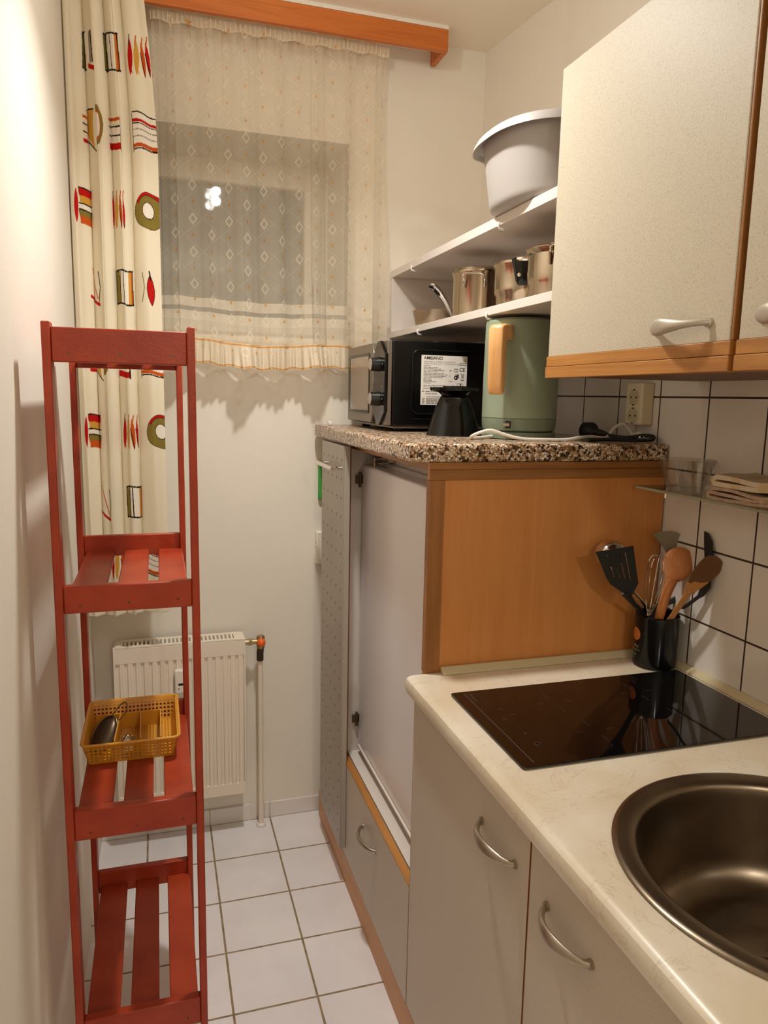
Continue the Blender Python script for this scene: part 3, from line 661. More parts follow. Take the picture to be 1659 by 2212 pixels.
def wash_basin():
    t = thing('washing_up_basin', 'large grey plastic washing-up basin on the upper white shelf', 'basin', (0.838, 1.500, 1.8430))
    cx, cy = 0.838, 1.500; z0 = 1.8432; N = 88
    def ring(a, b_, z, ex=2.5, lip=0.0):
        out = []
        for k in range(N):
            th = 2 * PI * k / N; c, s = math.cos(th), math.sin(th)
            x = math.copysign(abs(c) ** (2 / ex), c) * b_ * 0.955; y = math.copysign(abs(s) ** (2 / ex), s) * a * 0.955
            zz = z0 + (z - z0) * 0.91
            if lip:
                for th0 in (2.16, 2.16 + PI):
                    d = abs((th - th0 + PI) % (2 * PI) - PI)
                    zz += lip * math.exp(-(d / 0.22) ** 2)
            out.append((cx + x, cy + y, zz))
        return out
    rs = []
    for k in range(6):
        a = k / 5 * PI / 2; rs.append(ring(0.128 + 0.022 * math.sin(a), 0.120 + 0.022 * math.sin(a), z0 + 0.022 * (1 - math.cos(a))))
    rs.append(ring(0.158, 0.150, z0 + 0.08)); rs.append(ring(0.166, 0.157, z0 + 0.135)); rs.append(ring(0.168, 0.159, z0 + 0.158))
    rs.append(ring(0.182, 0.173, z0 + 0.152, lip=0.006)); rs.append(ring(0.189, 0.180, z0 + 0.142, lip=0.006)); rs.append(ring(0.1915, 0.1825, z0 + 0.1415, lip=0.006)); rs.append(ring(0.190, 0.181, z0 + 0.149, lip=0.007)); rs.append(ring(0.183, 0.174, z0 + 0.162, lip=0.007)); rs.append(ring(0.170, 0.161, z0 + 0.166)); rs.append(ring(0.163, 0.154, z0 + 0.158)); rs.append(ring(0.152, 0.144, z0 + 0.07)); rs.append(ring(0.135, 0.127, z0 + 0.006))
    b = B().loft(rs[:9], True, True); b.obj('basin_body', 'basin', t)
    b = B().loft(rs[8:], True, False)
    b.v += []; b.obj('basin_rim', 'basin', t)
wash_basin()

# ------------------------------------------------------------------ red slatted rack and its tray
def rack():
    t = thing('slatted_rack', 'narrow tall red-painted wooden rack of four slatted shelves, by the left wall', 'rack', (-0.06, 1.52, 0))
    yf, yb = 1.2876, 1.752
    for x0, x1, y0, y1 in ((-0.1715, -0.1580, yf, yf + 0.036), (0.0500, 0.0628, yf, yf + 0.036), (-0.1770, -0.1635, yb - 0.034, yb), (0.0420, 0.0550, yb - 0.034, yb)):
        B().box(x0, x1, y0, y1, 0.001, 1.5495).obj('post', 'red', t, 0.0022)
    for i, (zt, hh) in enumerate(((1.5415, 0.0545), (1.1195, 0.047), (0.7155, 0.0565), (0.3005, 0.055))):
        r = B().box(-0.158, 0.050, yf + 0.004, yf + 0.022, zt - hh, zt).obj('front_rail', 'red', t, 0.0022)
        B().box(-0.1635, 0.042, yb - 0.024, yb - 0.008, zt + 0.004 - hh, zt + 0.004).obj('back_rail', 'red', t, 0.002)
        for k, x in enumerate((-0.132, -0.055, 0.026)):
            B().tube([(x, yf + 0.0045, zt - hh + 0.0135 + 0.001 * k), (x, yf + 0.0034, zt - hh + 0.0135 + 0.001 * k)], 0.0021, 10).obj('nail', 'dark_steel', r)
        zs = zt - 0.030
        for xa, xb in ((-0.158, -0.098), (-0.079, -0.026), (-0.006, 0.047)):
            B().box(xa, xb, yf + 0.022, yb - 0.024, zs - 0.011, zs).obj('slat', 'red', t, 0.0025)
rack()

def holes_mat(name, axes, p=0.0085, frac=0.56, zlim=None):
    t = NT(name); o = t.sep(t.coord()); t.color(srgb(212, 150, 44)); t.pr(rough=0.42)
    mk = None
    for a in axes:
        x = t.math('FRACT', t.math('DIVIDE', t.math('ADD', o['XYZ'.index(a)], 10.0), p))
        q = t.math('LESS_THAN', x, frac); mk = q if mk is None else t.math('MULTIPLY', mk, q)
    if zlim: mk = t.math('MULTIPLY', mk, t.math('MULTIPLY', t.math('GREATER_THAN', o[2], zlim[0]), t.math('LESS_THAN', o[2], zlim[1])))
    tr = t.n('ShaderNodeBsdfTransparent'); mx = t.n('ShaderNodeMixShader'); t.l(mk, mx.inputs[0]); t.l(t.p.outputs[0], mx.inputs[1]); t.l(tr.outputs[0], mx.inputs[2]); t.l(mx.outputs[0], t.o.inputs[0]); return t.m
def tray():
    z0, z1 = 0.6862, 0.737
    M['tray_xz'] = holes_mat('yellow_mesh_ends', 'XZ', 0.0085, 0.55, (z0 + 0.007, z1 - 0.008)); M['tray_xy'] = holes_mat('yellow_mesh_floor', 'XY', 0.0065, 0.42)
    t = thing('cutlery_tray', 'yellow perforated plastic cutlery tray on the third shelf of the red rack', 'tray', (-0.068, 1.61, z0))
    bx0, bx1, by0, by1 = -0.153, 0.014, 1.520, 1.706; rx0, rx1, ry0, ry1 = -0.162, 0.024, 1.500, 1.722; th = 0.0022
    B().box(bx0, bx1, by0, by1, z0, z0 + th).obj('tray_floor', 'tray_xy', t)
    def slab(b, p0, p1, q1, q0, n):
        n = Vector(n) * th; P = [Vector(p) for p in (p0, p1, q1, q0)]
        b.add(P + [p + n for p in P], [(0, 1, 2, 3), (7, 6, 5, 4), (0, 4, 5, 1), (1, 5, 6, 2), (2, 6, 7, 3), (3, 7, 4, 0)])
    b = B(); slab(b, (bx0, by0, z0), (bx1, by0, z0), (rx1, ry0, z1), (rx0, ry0, z1), (0, 1, 0)); b.obj('end_wall', 'tray_xz', t, smooth=False); b = B(); slab(b, (bx0, by1, z0), (bx1, by1, z0), (rx1, ry1, z1), (rx0, ry1, z1), (0, -1, 0)); b.obj('end_wall', 'tray_xz', t, smooth=False)
    b = B(); slab(b, (bx0, by0, z0), (bx0, by1, z0), (rx0, ry1, z1), (rx0, ry0, z1), (1, 0, 0)); b.obj('side_wall', 'yellow', t, smooth=False); b = B(); slab(b, (bx1, by0, z0), (bx1, by1, z0), (rx1, ry1, z1), (rx1, ry0, z1), (-1, 0, 0))
    b.obj('side_wall', 'yellow', t, smooth=False)
    b = B(); pts = []
    for cx, cyv, a0 in ((rx1 - 0.012, ry1 - 0.012, 0), (rx0 + 0.012, ry1 - 0.012, 90), (rx0 + 0.012, ry0 + 0.012, 180), (rx1 - 0.012, ry0 + 0.012, 270)):
        for k in range(6): a = math.radians(a0 + 18 * k); pts.append(Vector((cx + 0.0145 * math.cos(a), cyv + 0.0145 * math.sin(a), z1)))
    pts.append(pts[0]); b.tube(pts, (0.0030), 8, ref=(0, 0, 1)); b.obj('tray_rim', 'yellow', t)
    for xa, xb in ((-0.104, -0.098), (-0.052, -0.056), (-0.012, -0.012)):
        b = B(); slab(b, (xa, by0 + 0.002, z0 + th), (xb, by1 - 0.028, z0 + th), (xb, by1 - 0.028, z1 - 0.012), (xa, by0 + 0.002, z1 - 0.006), (1, 0, 0)); b.obj('divider', 'yellow', t, smooth=False)
    b = B(); slab(b, (bx0 + 0.004, by1 - 0.028, z0 + th), (-0.012, by1 - 0.028, z0 + th), (-0.012, by1 - 0.028, z1 - 0.014), (bx0 + 0.004, by1 - 0.028, z1 - 0.014), (0, 1, 0)); b.obj('cross_wall', 'yellow', t, smooth=False)
    # contents
    k = thing('strainer', 'dark metal strainer with looped wire handle, left compartment of the yellow tray', 'strainer', (-0.125, 1.60, z0 + 0.003))
    b = B(); c = Vector((-0.127, 1.605, z0 + 0.026)); ax = Vector((0.30, 0.93, 0.22)).normalized(); up = Vector((0.62, -0.35, 0.70)); up = (up - ax * up.dot(ax)).normalized(); sd = ax.cross(up)
    rings = []
    for i in range(9):
        a = i / 8 * PI / 2; rings.append([c + (ax * 0.058 * math.cos(2 * PI * j / 32) + sd * 0.0215 * math.sin(2 * PI * j / 32)) * max(0.04, math.cos(a)) - up * 0.011 * math.sin(a) for j in range(32)])
    b.loft(rings, True, False); b.tube([c + ax * 0.058 * math.cos(2 * PI * j / 32) + sd * 0.0215 * math.sin(2 * PI * j / 32) for j in range(33)], 0.0018, 6); b.obj('strainer_bowl', 'dark_steel', k)
    B().tube(crv([(-0.113, 1.655, z0 + 0.046), (-0.094, 1.672, z0 + 0.062), (-0.083, 1.667, z0 + 0.064), (-0.084, 1.640, z0 + 0.056), (-0.097, 1.612, z0 + 0.050)], 8), 0.0013, 8).obj('wire_handle', 'dark_steel', k)
    k = thing('spoon', 'short dark metal spoon lying in the middle of the yellow tray', 'spoon', (-0.077, 1.56, z0 + 0.003))
    b = B(); rings = []
    for i in range(9):
        a = i / 8 * PI / 2; rings.append([(-0.079 + 0.0145 * math.cos(2 * PI * j / 28) * max(0.04, math.cos(a)), 1.585 + 0.024 * math.sin(2 * PI * j / 28) * max(0.04, math.cos(a)), z0 + 0.016 - 0.009 * math.sin(a)) for j in range(28)])
    b.loft(rings, True, False); b.obj('spoon_bowl', 'steel', k)
    B().tube([(-0.079, 1.566, z0 + 0.015), (-0.078, 1.55, z0 + 0.020), (-0.077, 1.526, z0 + 0.017)], [(0.005, 0.0012), (0.009, 0.0012), (0.013, 0.0012)], 12, ref=(1, 0, 0)).obj('spoon_handle', 'steel', k)
tray()

# ------------------------------------------------------------------ curtains and pelmet
def pelmet():
    t = thing('pelmet', 'orange-brown wooden curtain pelmet under the ceiling above the window', 'pelmet', (0.32, 2.30, 2.466))
    B().box(-0.2085, 0.8616, 2.240, 2.257, 2.4665, 2.5275).obj('front_board', 'orange_wood', t, 0.0012)
    b = B(); b.box(0.8456, 0.8616, 2.257, 2.352, 2.4665, 2.5275); b.obj('end_board', 'orange_wood', t, 0.0012)
    lab(B().box(-0.2085, 0.8616, 2.240, YW, 2.528, 2.5395).obj('top_board', 'wall', t), 'cream mounting board')
    lab(B().box(-0.2085, 0.8456, 2.258, YW - 0.001, 2.5135, 2.528).obj('curtain_track', 'plastic_white', t), 'white curtain track')
pelmet()

PRINT = dict(cream=srgb(240, 230, 206), red=srgb(196, 34, 30), olive=srgb(140, 122, 58), ochre=srgb(214, 160, 70), black=srgb(44, 36, 26), orange=srgb(206, 92, 36), white=srgb(244, 236, 222), grey=srgb(160, 140, 130))
def paint(U, Z, C):
    def put(mask, col): C[mask] = PRINT[col]
    def seg(a, b, x0, y0, x1, y1, w):
        dx, dy = x1 - x0, y1 - y0; L = dx * dx + dy * dy
        t = np.clip(((a - x0) * dx + (b - y0) * dy) / L, 0, 1); return (a - x0 - t * dx) ** 2 + (b - y0 - t * dy) ** 2 < w * w
    def rect(a, b, x0, x1, y0, y1): return (a > x0) & (a < x1) & (b > y0) & (b < y1)
    K = 0.0019
    def draw(kind, uc, zc):
        a = U - uc; b = Z - zc + 0.0025 * np.sin(a * 90)
        if kind == 'book':
            put(rect(a, b, -0.034, 0.034, -0.044, 0.044), 'white'); put(rect(a, b, -0.034, -0.014 - 0.0 * b, -0.044, 0.044) & (a < -0.017 - b * 0.08), 'olive'); put(rect(a, b, 0.018, 0.026, -0.044, 0.044), 'ochre'); put(rect(a, b, 0.026, 0.034, -0.044, 0.044), 'orange')
            for x in (-0.034, -0.016, 0.0, 0.034): put(seg(a, b, x, -0.044, x - 0.002, 0.044, K * (1 if x < -0.02 or x > 0.02 else 0.7)), 'black')
            put(seg(a, b, -0.036, 0.044, 0.034, 0.044, K * 1.2), 'black'); put(seg(a, b, -0.034, -0.044, 0.036, -0.046, K * 1.2), 'black')
        if kind == 'bookmark':
            put((a > -0.026 - b * -0.1) & (a < -0.004) & (abs(b) < 0.043), 'olive'); put(rect(a, b, -0.004, 0.012, -0.03, 0.045), 'white'); put(rect(a, b, 0.012, 0.024, -0.03, 0.045), 'grey')
            for p in ((-0.026, -0.043, -0.020, 0.043), (-0.004, -0.045, -0.006, 0.043), (0.024, -0.03, 0.02, 0.045), (-0.028, -0.043, -0.002, -0.046), (-0.02, 0.043, 0.0, 0.046)): put(seg(a, b, *p, K), 'black')
            put((abs(a - 0.018) < 0.012) & (abs(b + 0.042 + (a - 0.018) * 0.5) < 0.006), 'red')
        if kind == 'chilies':
            for x, col, s in ((-0.024, 'red', 1.0), (-0.004, 'ochre', 0.9), (0.014, 'orange', 0.7), (0.028, 'red', 0.6)):
                w = 0.0085 * s * (1 - np.clip((b + 0.006) / 0.046, -1, 1) ** 2); m = (abs(a - x - 0.06 * b * (1 if s > 0.8 else -1)) < w) & (abs(b) < 0.05); put(m, col)
                put(seg(a, b, x + 0.003, 0.048, x - 0.002, 0.024, K * 0.8), 'black' if s > 0.95 else 'orange'); put(seg(a, b, x - 0.006, 0.01, x + 0.003, -0.046, K * 0.6), 'black' if s < 0.8 else col)
        if kind == 'chili':
            w = 0.0095 * (1 - np.clip((b + 0.006) / 0.04, -1, 1) ** 2); m = (abs(a + 0.05 * b) < w) & (abs(b) < 0.046); put((abs(a + 0.05 * b) < w + K * 0.8) & (abs(b + 0.006) < 0.04), 'black'); put(m & (abs(b + 0.006) < 0.039), 'red'); put(seg(a, b, -0.003, 0.044, 0.0, 0.022, K), 'black')
            put(seg(a, b, -0.024, 0.04, -0.018, 0.0, K * 0.7), 'olive'); put(seg(a, b, -0.018, 0.0, -0.026, -0.036, K * 0.7), 'olive')
        if kind == 'ring':
            r = np.sqrt((a * 1.0) ** 2 + (b * 0.95) ** 2); ri = np.sqrt((a * 1.25 + 0.004) ** 2 + (b * 0.95) ** 2); an = np.arctan2(b, a)
            put(r < 0.046, 'black'); put(r < 0.0445, 'olive'); put((r < 0.0445) & (r > 0.0385) & (an > -0.1) & (an < 2.6), 'red'); put((r > 0.0368) & (r < 0.0385) & (an > -0.1) & (an < 2.6), 'black'); put(ri < 0.021, 'black'); put(ri < 0.019, 'white')
        if kind == 'lines':
            put(rect(a, b, -0.042, 0.036, -0.046, 0.046), 'white'); s = 0.30 * a
            for y, col, w in ((0.046, 'black', K), (0.026, 'red', 0.0035), (0.019, 'black', K * 0.7), (0.004, 'grey', K * 0.7), (-0.012, 'grey', K * 0.7), (-0.034, 'orange', 0.005), (-0.042, 'black', K)): put((abs(b - y + s * (0.5 + y * 6)) < w) & (abs(a + 0.003) < 0.039), col)
            put(seg(a, b, -0.042, -0.046, -0.042, 0.05, K * 0.7), 'black')
        if kind == 'stripes':
            for y0, y1, col in ((0.024, 0.032, 'orange'), (-0.012, 0.006, 'white'), (-0.030, -0.012, 'white'), (-0.048, -0.031, 'red')): put((b > y0) & (b < y1) & (abs(a) < 0.03), col)
            for y in (0.010, -0.012): put((abs(b - y) < K) & (abs(a) < 0.03), 'black')
            put(seg(a, b, 0.030, -0.05, 0.028, 0.034, K), 'black')
        if kind == 'jar':
            for y0, y1, col in ((0.026, 0.046, 'red'), (0.008, 0.026, 'ochre'), (-0.010, 0.008, 'white'), (-0.026, -0.010, 'olive'), (-0.046, -0.026, 'orange')): put((b > y0) & (b < y1) & (abs(a) < 0.026 - 0.003 * np.sin(b * 120)), col)
            for y in (0.046, 0.006, -0.010): put((abs(b - y) < K) & (abs(a) < 0.029), 'black')
            w = 0.006 * (1 - np.clip(b / 0.045, -1, 1) ** 2); put(abs(a + 0.037) < w, 'red')
        if kind == 'banana':
            cc = a - 1.6 * b * b; put((abs(cc + 0.010) < 0.013) & (abs(b) < 0.05) & (b > -0.03 - (a + 0.01) * 1.2), 'ochre'); put((abs(b - 0.048) < K) & (abs(a + 0.008) < 0.016), 'black'); put(seg(a, b, -0.02, -0.03, 0.012, -0.056, K), 'black')
            q = np.sqrt(((a - 0.014) * 1.4) ** 2 + (b - 0.008) ** 2); put((q < 0.05) & (a > 0.016), 'olive'); put((q < 0.037) & (a > 0.016), 'orange'); put((q < 0.031) & (a > 0.016), 'white')
            for y, col, w in ((0.03, 'orange', 0.0035), (0.012, 'black', K), (-0.008, 'black', K), (-0.03, 'red', 0.005)): put((abs(b - y + 0.3 * (a + 0.035)) < w) & (abs(a + 0.035) < 0.012), col)
        if kind == 'redline':
            put((abs(b + 0.038 + 0.4 * a) < 0.0045) & (abs(a) < 0.024), 'red'); put(seg(a, b, -0.012, 0.045, 0.016, -0.03, K), 'orange'); put(seg(a, b, 0.02, 0.04, 0.026, 0.0, K * 0.8), 'black'); put(seg(a, b, 0.026, 0.0, 0.02, -0.04, K * 0.8), 'black')
    return draw

def drape():
    NS, NZ = 440, 1000; x0, z0, z1 = -0.205, 0.795, 2.4655
    s = np.linspace(0, 1, NS); z = np.linspace(z0, z1, NZ)
    top = np.clip((z - 2.05) / 0.42, 0, 1)
    width = 0.225 - 0.026 * top ** 1.5
    ph = lambda ss: 2 * PI * (4.25 * ss + 0.10 * np.sin(2 * PI * ss * 1.3)) + 0.6
    amp0 = 0.020 + 0.006 * np.sin(s * 9.0)
    Sg, Zg = np.meshgrid(s, z)
    A = amp0[None, :] * (1.0 - 0.12 * (Zg < 1.2))
    cuts = np.array([-0.10, 0.215, 0.470, 0.690, 1.16]); sl = 0.05 * np.sin(Zg * 1.3 + 0.6)
    q = Sg + sl * Sg * (1 - Sg); i = np.clip(np.searchsorted(cuts, q) - 1, 0, 3); f = np.clip((q - cuts[i]) / (cuts[i + 1] - cuts[i]), 0, 1)
    depth = np.array([0.036, 0.044, 0.040, 0.036])[i] * (1.0 - 0.15 * np.clip((1.45 - Zg) / 0.5, 0, 1))
    crest = np.sin(PI * f) ** 0.42
    Y = 2.250 - depth * crest - 0.005 * np.sin(2 * PI * f * 1.5 + Zg * 1.7 + i) * crest + 0.004 * np.sin(Zg * 3 + Sg * 7)
    X = x0 + width[:, None] * Sg + 0.007 * np.sin(2 * PI * f) * (1 - np.abs(2 * Sg - 1) ** 6)
    X = np.maximum(X, -0.2075)
    # length of cloth along one row, near the middle
    row = NZ // 2; du = np.sqrt(np.diff(X[row]) ** 2 + np.diff(Y[row]) ** 2); u = np.concatenate([[0], np.cumsum(du)])
    Ug = np.broadcast_to(u, X.shape).ravel(); Zr = Zg.ravel()
    C = np.tile(np.array(PRINT['cream']), (NS * NZ, 1)); draw = paint(Ug, Zr, C)
    def at(x): return float(np.interp(x, np.maximum.accumulate(X[row]), u))
    plan = ((2.322, (('bookmark', -0.150), ('book', -0.084), ('chilies', -0.014))), (2.130, (('banana', -0.144), ('stripes', -0.090), ('lines', -0.006))), (1.930, (('jar', -0.166), ('chilies', -0.088), ('ring', -0.006))),
            (1.726, (('redline', -0.156), ('book', -0.078), ('chili', -0.008))), (1.530, (('banana', -0.150), ('stripes', -0.086), ('lines', -0.004))), (1.330, (('jar', -0.164), ('chilies', -0.076), ('ring', 0.012))),
            (1.128, (('redline', -0.150), ('book', -0.072))), (0.952, (('chilies', -0.120), ('lines', -0.030))))
    for zc, items in plan:
        for kind, x in items: draw(kind, at(x), zc)
    hem = (np.abs(Zr - 0.868) < 0.0008); C[hem] = PRINT['grey']
    me = bpy.data.meshes.new('printed_curtain')
    co = np.stack([X.ravel(), Y.ravel(), Zr], 1)
    i = np.arange(NS * (NZ - 1)).reshape(NZ - 1, NS)[:, :-1].ravel()
    me.from_pydata(co.tolist(), [], np.stack([i, i + 1, i + NS + 1, i + NS], 1).tolist())
    at_ = me.attributes.new('print', 'FLOAT_COLOR', 'POINT'); at_.data.foreach_set('color', C.ravel())
    me.shade_smooth(); me.materials.append(M['drape'])
    o = bpy.data.objects.new('printed_curtain', me); COL.objects.link(o)
    sm = o.modifiers.new('thickness', 'SOLIDIFY'); sm.thickness = 0.0012
    tag(o, 'cream drape printed with chilies, books and rings, left of the net curtain', 'curtain')
drape()

def net():
    t = thing('net_curtain', 'sheer white net curtain with woven diamonds and orange-edged frill, across the window', 'curtain', (0.33, 2.29, 1.53))
    rnd = random.Random(5); NS, NZ = 420, 60; x0, x1 = 0.008, 0.695
    s = np.linspace(0, 1, NS); z = np.concatenate([np.linspace(1.592, 1.70, 14)[:-1], np.linspace(1.70, 2.475, NZ - 13)])
    Sg, Zg = np.meshgrid(s, z); X0_ = x0 + (x1 - x0) * Sg
    calm = np.clip((0.58 - X0_) / 0.12, 0, 1); k1 = np.sin(2 * PI * (7.3 * Sg + 0.12 * np.sin(5 * Sg)) + 0.3); k2 = np.sin(2 * PI * (16.7 * Sg) + 1.1 + 0.4 * np.sin(Zg * 3)); 
    sharp = np.sign(k1) * np.abs(k1) ** 0.7
    low = np.clip((1.80 - Zg) / 0.25, 0, 1); hi = np.clip((Zg - 2.40) / 0.06, 0, 1)
    drift = 0.02 * (1 - np.clip((Zg - 1.6) / 0.87, 0, 1)) * np.sin(3 * Sg)
    Y = 2.300 + 0.012 * sharp + 0.0018 * k2 - 0.030 * low * calm - 0.004 * hi + 0.006 * hi * np.sin(2 * PI * 40 * Sg)
    X = x0 + (x1 - x0) * Sg + 0.006 * np.sin(2 * (2 * PI * (7.3 * Sg + 0.12 * np.sin(5 * Sg)) + 0.3)) + drift * 0.4 + np.where(Sg > 0.97, (Sg - 0.97) / 0.03 * (0.012 * np.sin((Zg - 1.9) * 5.5 + 2.4)), 0)
    row = 30; u = np.concatenate([[0], np.cumsum(np.sqrt(np.diff(X[row]) ** 2 + np.diff(Y[row]) ** 2))])
    sag = 0.010 * np.sin(2 * PI * 1.4 * Sg + 1.0) * low + 0.016 * (0.35 - Sg) * low
    def sheet(name, X, Y, Z, U, V, mat):
        nz, ns = X.shape; me = bpy.data.meshes.new(name)
        i = np.arange(ns * (nz - 1)).reshape(nz - 1, ns)[:, :-1].ravel(); F = np.stack([i, i + 1, i + ns + 1, i + ns], 1)
        me.from_pydata(np.stack([X.ravel(), Y.ravel(), Z.ravel()], 1).tolist(), [], F.tolist())
        uv = me.uv_layers.new(name='UVMap'); uvs = np.stack([U.ravel(), V.ravel()], 1)[F.ravel()]; uv.data.foreach_set('uv', uvs.ravel().astype(np.float32))
        me.shade_smooth(); me.materials.append(M[mat]); o = bpy.data.objects.new(name, me); COL.objects.link(o); setp(o, t); return o
    U = np.broadcast_to(u, X.shape)
    sheet('net_panel', X, Y, Zg + sag, U, Zg, 'sheer')
    # frill: gathered strip along the hem, swinging out in lobes
    nf = 14; v = np.linspace(1.524, 1.596, nf); Sf, Vf = np.meshgrid(s, v); q = (1.596 - Vf) / 0.072
    lobes = 0.5 + 0.5 * np.sin(2 * PI * 3.1 * Sf + 0.9); rip = np.sin(2 * PI * 34 * Sf + 2 * np.sin(9 * Sf))
    Xf = x0 + (x1 - x0) * Sf + 0.003 * rip * q; Yf = Y[0][None, :] - 0.004 - q * (0.006 + 0.050 * lobes ** 3 * calm[0][None, :] * np.clip(Sf / 0.08, 0, 1)) + 0.006 * rip * (0.3 + q) * (0.35 + 0.65 * calm[0][None, :])
    Zf = Vf + sag[0][None, :] + 0.003 * np.sin(2 * PI * 11 * Sf) * q
    lab(sheet('hem_frill', Xf, Yf, Zf, np.broadcast_to(u, Xf.shape) * 1.25, Vf, 'frill'), 'dense gathered frill with orange edging')
    nh = 8; v = np.linspace(2.445, 2.478, nh); Sf, Vf = np.meshgrid(s, v); rip = np.sin(2 * PI * 52 * Sf + 3 * np.sin(7 * Sf))
    sheet('gathered_heading', x0 + (x1 - x0) * Sf, 2.284 + 0.007 * rip * np.clip(1.5 - np.abs((Vf - 2.46) / 0.012), 0.2, 1), Vf + 0.003 * np.sin(2 * PI * 9 * Sf), np.broadcast_to(u, Sf.shape), Vf, 'frill')
net()

# ------------------------------------------------------------------ radiator and its pipe
def radiator():
    t = thing('radiator', 'small ivory panel radiator with orange-capped valve under the window', 'radiator', (0.05, 2.31, 0.13))
    x0, x1, z0, z1, yf = -0.1475, 0.248, 0.150, 0.672, 2.271
    b = B(); b.box(x0 + 0.004, x1 - 0.004, yf + 0.006, yf + 0.012, z0, z1)
    b.box(x0 + 0.004, x1 - 0.004, yf, yf + 0.007, z1 - 0.048, z1); b.box(x0 + 0.004, x1 - 0.004, yf, yf + 0.007, z0, z0 + 0.04)
    n = 16; p = (x1 - x0 - 0.016) / n
    for k in range(n):
        xa = x0 + 0.008 + p * k
        b.prism([(xa + p * 0.34, yf + 0.0065), (xa + p * 0.42, yf + 0.0005), (xa + p * 0.98, yf + 0.0005), (xa + p * 1.06, yf + 0.0065)], 'z', z0 + 0.038, z1 - 0.046)
    b.obj('front_panel', 'rad', t, 0.0015)
    for xs in (x0, x1 - 0.005): B().box(xs, xs + 0.005, yf, 2.345, z0, z1 + 0.004).obj('side_cover', 'rad', t, 0.001)
    b = B(); za, zb = z1 + 0.0005, z1 + 0.006
    b.box(x0 + 0.005, x1 - 0.005, yf, yf + 0.012, za, zb); b.box(x0 + 0.005, x1 - 0.005, 2.328, 2.345, za, zb); b.box(x0 + 0.005, x0 + 0.028, yf + 0.012, 2.328, za, zb); b.box(x1 - 0.034, x1 - 0.005, yf + 0.012, 2.328, za, zb)
    m = 27; w = (x1 - x0 - 0.062)
    for k in range(m): xx = x0 + 0.028 + w * (k + 0.5) / m; b.box(xx - 0.0032, xx + 0.0032, yf + 0.012, 2.328, za, zb - 0.001)
    b.obj('top_grille', 'rad', t, 0.0006)
    lab(B().box(x0 + 0.006, x1 - 0.006, 2.300, 2.340, z0 + 0.01, z1 - 0.03).obj('convector_core', 'rad_dark', t), 'dark inner fins')
    b = B(); b.box(0.030, 0.059, yf - 0.020, yf - 0.0005, 0.522, 0.5975); q = lab(b.obj('heat_meter', 'plastic_white', t, 0.004), 'white heat meter')
    b = B(); b.box(0.040, 0.055, yf - 0.0206, yf - 0.0199, 0.5485, 0.5555); b.tube([(0.0415, yf - 0.0207, 0.538), (0.0415, yf - 0.0199, 0.538)], 0.002, 12); b.obj('meter_display', 'black', q)
    b = B(); zc = 0.655; yv = 2.300
    b.tube([(x1, yv, zc), (0.262, yv, zc)], 0.009, 12); b.tube([(0.262, yv, zc), (0.272, yv, zc)], 0.0125, 6); b.tube([(0.272, yv, zc), (0.300, yv, zc)], 0.0085, 14)
    b.lathe([(0.0125, 0.632), (0.0135, 0.64), (0.0135, 0.668), (0.011, 0.674), (0.004, 0.675)], 0.300, yv, 24)
    v = lab(b.obj('valve_body', 'brass', t), 'dull brass valve')
    b = B(); rings = []
    for k in range(9):
        a = -0.9 + k / 8 * (PI / 2 + 0.9); rings.append([(0.300 + 0.014 * math.cos(a) * math.cos(2 * PI * j / 28), yv - 0.012 - 0.014 * math.sin(a) - 0.002, 0.655 + 0.014 * math.cos(a) * math.sin(2 * PI * j / 28)) for j in range(28)])
    b.loft(rings); lab(b.obj('valve_cap', 'orange', v), 'round orange cap')
    t = thing('heating_pipe', 'pale heating pipe with dark upper sleeve rising from the floor to the orange-capped valve', 'pipe', (0.300, 2.318, 0))
    B().tube([(0.300, 2.318, 0.001), (0.300, 2.318, 0.59)], 0.0085, 20).obj('pipe', 'rad', t)
    lab(B().tube([(0.300, 2.318, 0.585), (0.300, 2.316, 0.612), (0.300, 2.303, 0.634)], 0.0112, 20).obj('sleeve', 'dark_pipe', t), 'dark brown sleeve')
    B().lathe([(0.016, 0.001), (0.016, 0.006), (0.009, 0.012)], 0.300, 2.318, 24).obj('floor_collar', 'plastic_white', t)
radiator()

tag(B().box(0.498, 0.60, 2.345, 2.3655, 1.105, 1.232).obj('hanging_scoop', 'green_bright', None, 0.006), 'bright green plastic item hanging on the window wall behind the perforated panel', 'scoop')
def outlet():
    t = thing('wall_outlet', 'white surface outlet on the window wall, peeking out behind the perforated panel', 'outlet', (0.53, 2.366, 0.94))
    B().box(0.490, 0.572, 2.342, 2.3665, 0.890, 1.000).obj('outlet_box', 'plastic_white', t, 0.004)
    b = B(); 
    for z in (0.962, 0.948): b.box(0.4895, 0.4915, 2.347, 2.351, z - 0.003, z + 0.003)
    lab(b.obj('screw_slot', 'black', t), 'dark slots')
outlet()
tag(B().box(0.512, 0.524, 2.270, 2.290, 1.3512, 1.364).obj('plastic_clip', 'plastic_white', None, 0.002), 'small white plastic bit on the far left corner of the terrazzo top', 'clip')

